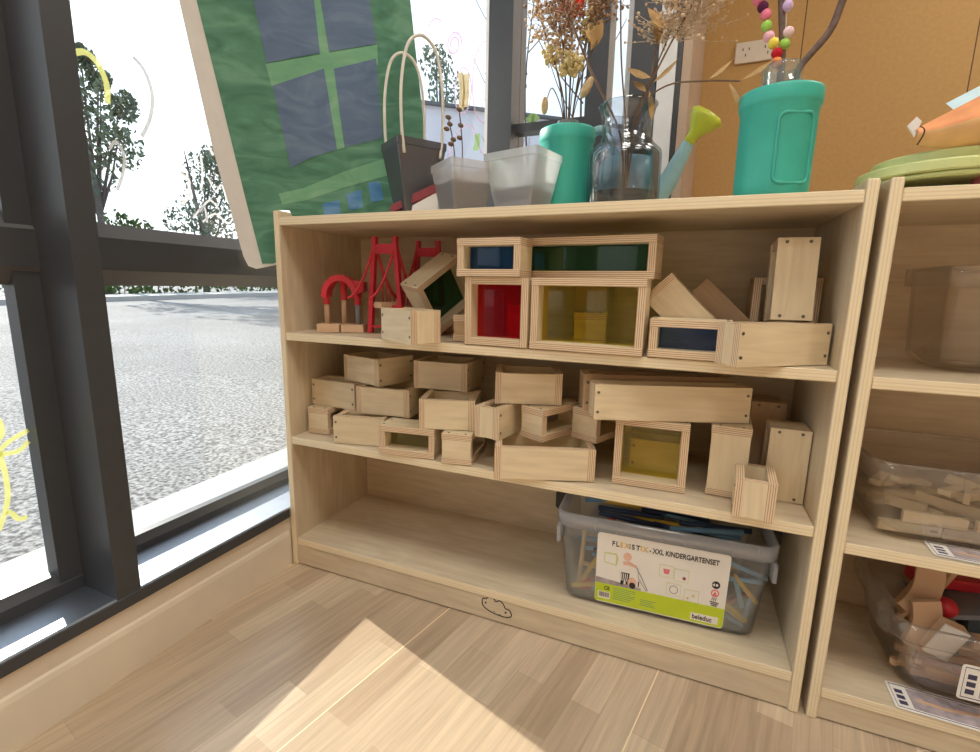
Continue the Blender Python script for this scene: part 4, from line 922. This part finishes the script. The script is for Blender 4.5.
clear_bin('clear_bin', 'clear bin of small wooden planks on the middle of the right shelf', (1.100, .040, z1_), .42, .185, .455, .212, .118, .03)
clear_bin('clear_bin', 'empty clear bin on the upper level of the right shelf', (1.160, .100, z2), .36, .14, .372, .155, .150, .018)
r = random.Random(5); KP = MB([M['block'], M['block']]).box((0, 0, 0), (.075, .016, .0075), 2).build('toy_plank'); first = True
def plank(x, y, z, yaw, pitch=0, roll=0, lab_='small wooden plank in the heap inside the clear middle bin', grp='planks in the clear middle bin'):
    global first
    o = KP if first else KP.copy()
    if not first: C.objects.link(o)
    first = False; o.location = (x, y, z); o.rotation_euler = (roll, pitch, yaw); tag(o, lab_, 'toy plank', grp)
def flat(x, y, z, yaw, l): plank(x, y, z, yaw, 0, PI/2, l, None)
plank(1.135, .062, z1_+.0245, .02, 0, PI/2, 'pale wooden plank on edge against the front of the clear middle bin', 'planks in the clear middle bin')
for x, z in ((1.108, .0065), (1.184, .0065), (1.262, .0065), (1.22, .0245), (1.30, .0245)):
    plank(x, .064, z1_+z, r.uniform(-.03, .03), 0, PI/2, 'wooden plank on edge along the bottom front of the clear middle bin', 'planks in the clear middle bin')
for i in range(46):
    ya = r.uniform(-1.3, 1.3); ln = .075
    x = r.uniform(1.125, 1.42); y = r.uniform(.095, .165); x0 = x-.5*ln*math.cos(ya); y0 = y-.5*ln*math.sin(ya)*.9
    y0 = min(max(y0, .085), .19-ln*max(0, math.sin(ya))); 
    plank(max(x0, 1.112), y0, z1_+r.uniform(.010, .062), ya, r.uniform(-.2, .2), r.choice((0, 0, PI/2, .4)))
def hnd(t):
    b = MB([M['bin_clear_rim']]); pts = [(0, -.015), (.004, -.035), (.018, -.046), (.020, .012), (.012, .018), (.0, .012)]
    b.prism(pts, lambda a, c, d: (-.034+a, .03+d, .118+c), .05); b.build('handle', t)
clear_bin('clear_bin', 'clear bin of wooden train tracks at the bottom of the right shelf', (1.165, .040, z0_), .385, .19, .425, .21, .118, .03, hnd)
GT = 'train tracks in the clear bottom bin'
def track(lab_, loc, rot, ln=.11, curve=False):
    b = MB([M['track_wood']]*2); w = .036; h = .011
    if curve:
        for i in range(8):
            a0, a1 = .75*i/8, .75*(i+1)/8; R = .11
            q = [(R*math.sin(a)-0, 0) for a in (a0, a1)]
            P4 = [((R-w/2)*math.sin(a0), R-(R-w/2)*math.cos(a0)), ((R-w/2)*math.sin(a1), R-(R-w/2)*math.cos(a1)), ((R+w/2)*math.sin(a1), R-(R+w/2)*math.cos(a1)), ((R+w/2)*math.sin(a0), R-(R+w/2)*math.cos(a0))]
            b.prism(P4, lambda a, c, d: (a, c, d), h)
    else:
        prof = [(-w/2, 0), (w/2, 0), (w/2, h), (w/2-.006, h), (w/2-.006, h-.003), (w/2-.011, h-.003), (w/2-.011, h), (-w/2+.011, h), (-w/2+.011, h-.003), (-w/2+.006, h-.003), (-w/2+.006, h), (-w/2, h)]
        b.prism(prof, lambda a, c, d: (d, a, c), ln)
    b.box((-.012, -.0025, .001), (.0, .0025, h-.001)); b.prism([(-.014+.0055*math.cos(k*PI/5), .0055*math.sin(k*PI/5)) for k in range(10)], lambda a, c, d: (a, c, d), h-.001)
    o = b.build('toy_track'); o.location = loc; o.rotation_euler = rot; tag(o, lab_, 'toy track', GT); return o
zt = z0_
track('straight track with a peg end low at the left of the bottom bin', (1.180, .080, zt+.018), (0, 0, .05), .17)
track('straight track lying at the bottom front of the track bin', (1.215, .095, zt+.007), (0, 0, -.05), .20)
track('straight track stacked second from bottom in the track bin', (1.190, .098, zt+.033), (0, 0, .06), .20)
track('straight track stacked third from bottom in the track bin', (1.225, .092, zt+.048), (0, 0, -.04), .20)
track('curved track standing up at the left end of the track bin', (1.192, .100, zt+.044), (1.35, -1.1, .2), .1, True)
track('curved track tipped over the left rim of the track bin', (1.190, .13, zt+.085), (1.2, -.9, .1), .1, True)
track('straight track poking up at the back left of the track bin', (1.198, .155, zt+.065), (.3, -1.1, .2), .11)
track('straight track lying at the top right of the track bin', (1.262, .115, zt+.064), (0, -.05, .1), .18)
track('straight track second along the bottom front of the track bin', (1.245, .070, zt+.020), (0, 0, .03), .16)
track('straight track tilted up in the middle of the track bin', (1.235, .095, zt+.030), (0, -.12, .12), .16)
track('short track on the left side of the track bin stack', (1.196, .072, zt+.032), (0, .05, -.08), .07)
track('straight track half way up the front of the track bin', (1.250, .066, zt+.036), (0, 0, -.02), .15)
t = thing('toy_wagon', 'white-topped wooden wagon leaning at the front of the track bin', 'toy wagon', (1.192, .066, zt+.060)); t.rotation_euler = (.12, .32, .05)
MB([M['card']]).box((0, 0, 0), (.034, .004, .058)).build('panel', t, bevel=.002)
for x, z in ((.037, .012), (.037, .046)):
    b = MB([M['grey_plastic']]); b.X = Matrix.Translation((x, .012, z)) @ Matrix.Rotation(PI/2, 4, 'X'); b.lathe([(.009, -.004), (.009, .004)], (0, 0, 0), 14); b.build('wheel', t)
b = MB([M['track_wood']]); b.box((.002, .004, 0), (.032, .020, .058)); b.build('wagon_body', t)
t = thing('toy_bridge', 'grey plastic toy ramp on top of the track bin heap', 'toy bridge', (1.205, .115, zt+.098), 4); t.rotation_euler = (0, -.12, .07)
b = MB([M['grey_plastic']]); b.prism([(0, .0), (.03, -.010), (.26, .012), (.26, .018), (.03, -.002), (0, .006)], lambda a, c, d: (a, d, c), .08); b.build('deck', t)
b = MB([M['greydark']]); 
for x in (.06, .10, .14, .18): b.box((x, .005, -.035), (x+.02, .075, -.008+x*.06))
b.build('pillar', t)
t = thing('toy_wagon', 'red toy wagon at the back of the track bin heap', 'toy wagon', (1.21, .175, zt+.110), 6)
MB([M['red']]).box((0, 0, 0), (.13, .035, .02)).build('wagon_body', t, bevel=.004); MB([M['card']]).box((.02, -.002, .004), (.034, .037, .022)).build('band', t)
tag(MB([M['red']]).ball((1.235, .125, zt+.108), .016, 14, 10).build('toy_ball'), 'red round toy half buried in the track bin', 'toy ball')
# picture cards
def card(lab_, loc, rot, w, h, seed):
    t = thing('picture_card', lab_, 'card', loc); t.rotation_euler = rot
    MB([M['card']]).prism(rrect(w, h, .004, 3), lambda a, c, d: (a+w/2, c+h/2, d), .0008).build('card', t)
    b = MB([M['navy']]); b.ribbon([(.004, .004), (w-.004, .004), (w-.004, h-.004), (.004, h-.004)], .0012, lambda a, c, d: (a, c, .0008+d), .0003, 0, True)
    for i in range(3): 
        y = .010+i*(h-.02)/3
        b.prism([(.008, y), (.018, y), (.018, y+(h-.02)/3-.004), (.008, y+(h-.02)/3-.004)], lambda a, c, d: (a, c, .0008+d), .0003)
    b.build('print', t)
    b = MB([M['photo'], M['track_wood']]); b.prism([(.024, .007), (w-.007, .007), (w-.007, h-.007), (.024, h-.007)], lambda a, c, d: (a, c, .0008+d), .0003); b.ribbon([(.032, h*.5), (w*.5, h*.45), (w-.02, h*.6)], .006, lambda a, c, d: (a, c, .0011+d), .0003, 1); b.build('photo', t)
card('small picture card lying on the middle board of the right shelf', (1.160, .010, z1_), (0, 0, -.06), .12, .045, 1)
card('picture card lying at the front of the bottom board of the right shelf', (1.148, .002, z0_), (0, 0, -.03), .13, .055, 2)
card('upright picture card on the front of the track bin at the photo edge', (1.218, .0185, z0_+.030), (PI/2, 0, .02), .11, .055, 3)

# ------------------------------------------------------------------ camera, sun, sky
cam = bpy.data.cameras.new('camera'); co = bpy.data.objects.new('camera', cam); C.objects.link(co); sc.camera = co
cam.sensor_width = 36; cam.lens = 483.4/980*36; cam.clip_start = .02; cam.clip_end = 300
co.location = (.8198, -.7945, .6515); co.rotation_euler = (1.38995, -.01979, .39216)
sun = bpy.data.lights.new('sun', 'SUN'); sun.energy = 6.0; sun.angle = math.radians(.6); sun.color = (1, .94, .84)
so_ = bpy.data.objects.new('sun', sun); C.objects.link(so_); so_.rotation_euler = Vector((.95, -.31, -.485)).to_track_quat('-Z', 'Y').to_euler(); so_.location = (-6, 2, 5)
wd = bpy.data.worlds.new('sky'); sc.world = wd; wd.use_nodes = True; nt = wd.node_tree; nt.nodes.clear()
out = nt.nodes.new('ShaderNodeOutputWorld'); bg = nt.nodes.new('ShaderNodeBackground'); L(nt, bg, 0, out, 0)
tc = nt.nodes.new('ShaderNodeTexCoord'); sx = N(nt, 'ShaderNodeSeparateXYZ'); L(nt, tc, 'Generated', sx, 0)
rp = N(nt, 'ShaderNodeValToRGB'); rp.color_ramp.elements[0].position = .02; rp.color_ramp.elements[1].position = .6
rp.color_ramp.elements[0].color = (.95, .97, 1, 1); rp.color_ramp.elements[1].color = (.42, .66, .95, 1); el = rp.color_ramp.elements.new(.25); el.color = (.72, .87, 1, 1)
L(nt, sx, 'Z', rp, 'Fac')
mp = N(nt, 'ShaderNodeMapping'); mp.inputs['Scale'].default_value = (1, 1, 3); L(nt, tc, 'Generated', mp, 0)
cl = N(nt, 'ShaderNodeTexNoise', Scale=2.2, Detail=6.0, Distortion=.3); L(nt, mp, 0, cl, 'Vector')
cr = N(nt, 'ShaderNodeMapRange'); L(nt, cl, 0, cr, 'Value'); cr.inputs['From Min'].default_value = .45; cr.inputs['From Max'].default_value = .65
mix = N(nt, 'ShaderNodeMixRGB'); L(nt, cr, 0, mix, 0); L(nt, rp, 0, mix, 1); mix.inputs[2].default_value = (1.05, 1.05, 1.05, 1)
# brighter haze round the sun
dp = N(nt, 'ShaderNodeVectorMath', operation='DOT_PRODUCT'); L(nt, tc, 'Generated', dp, 0); sd = Vector((-.95, .31, .485)).normalized(); dp.inputs[1].default_value = sd
hz = N(nt, 'ShaderNodeMapRange'); L(nt, dp, 'Value', hz, 'Value'); hz.inputs['From Min'].default_value = .55; hz.inputs['From Max'].default_value = 1; hz.inputs['To Max'].default_value = .8
ad = N(nt, 'ShaderNodeMixRGB', blend_type='ADD'); ad.inputs[0].default_value = 1; L(nt, mix, 0, ad, 1); L(nt, hz, 0, ad, 2)
L(nt, ad, 0, bg, 0); bg.inputs[1].default_value = 1.0
sc.view_settings.view_transform = 'Standard'; sc.view_settings.look = 'None'; sc.view_settings.gamma = 1; sc.view_settings.use_curve_mapping = False
sc.view_settings.exposure = 0.40
sc.cycles.max_bounces = 10; sc.cycles.transparent_max_bounces = 24; sc.cycles.diffuse_bounces = 5
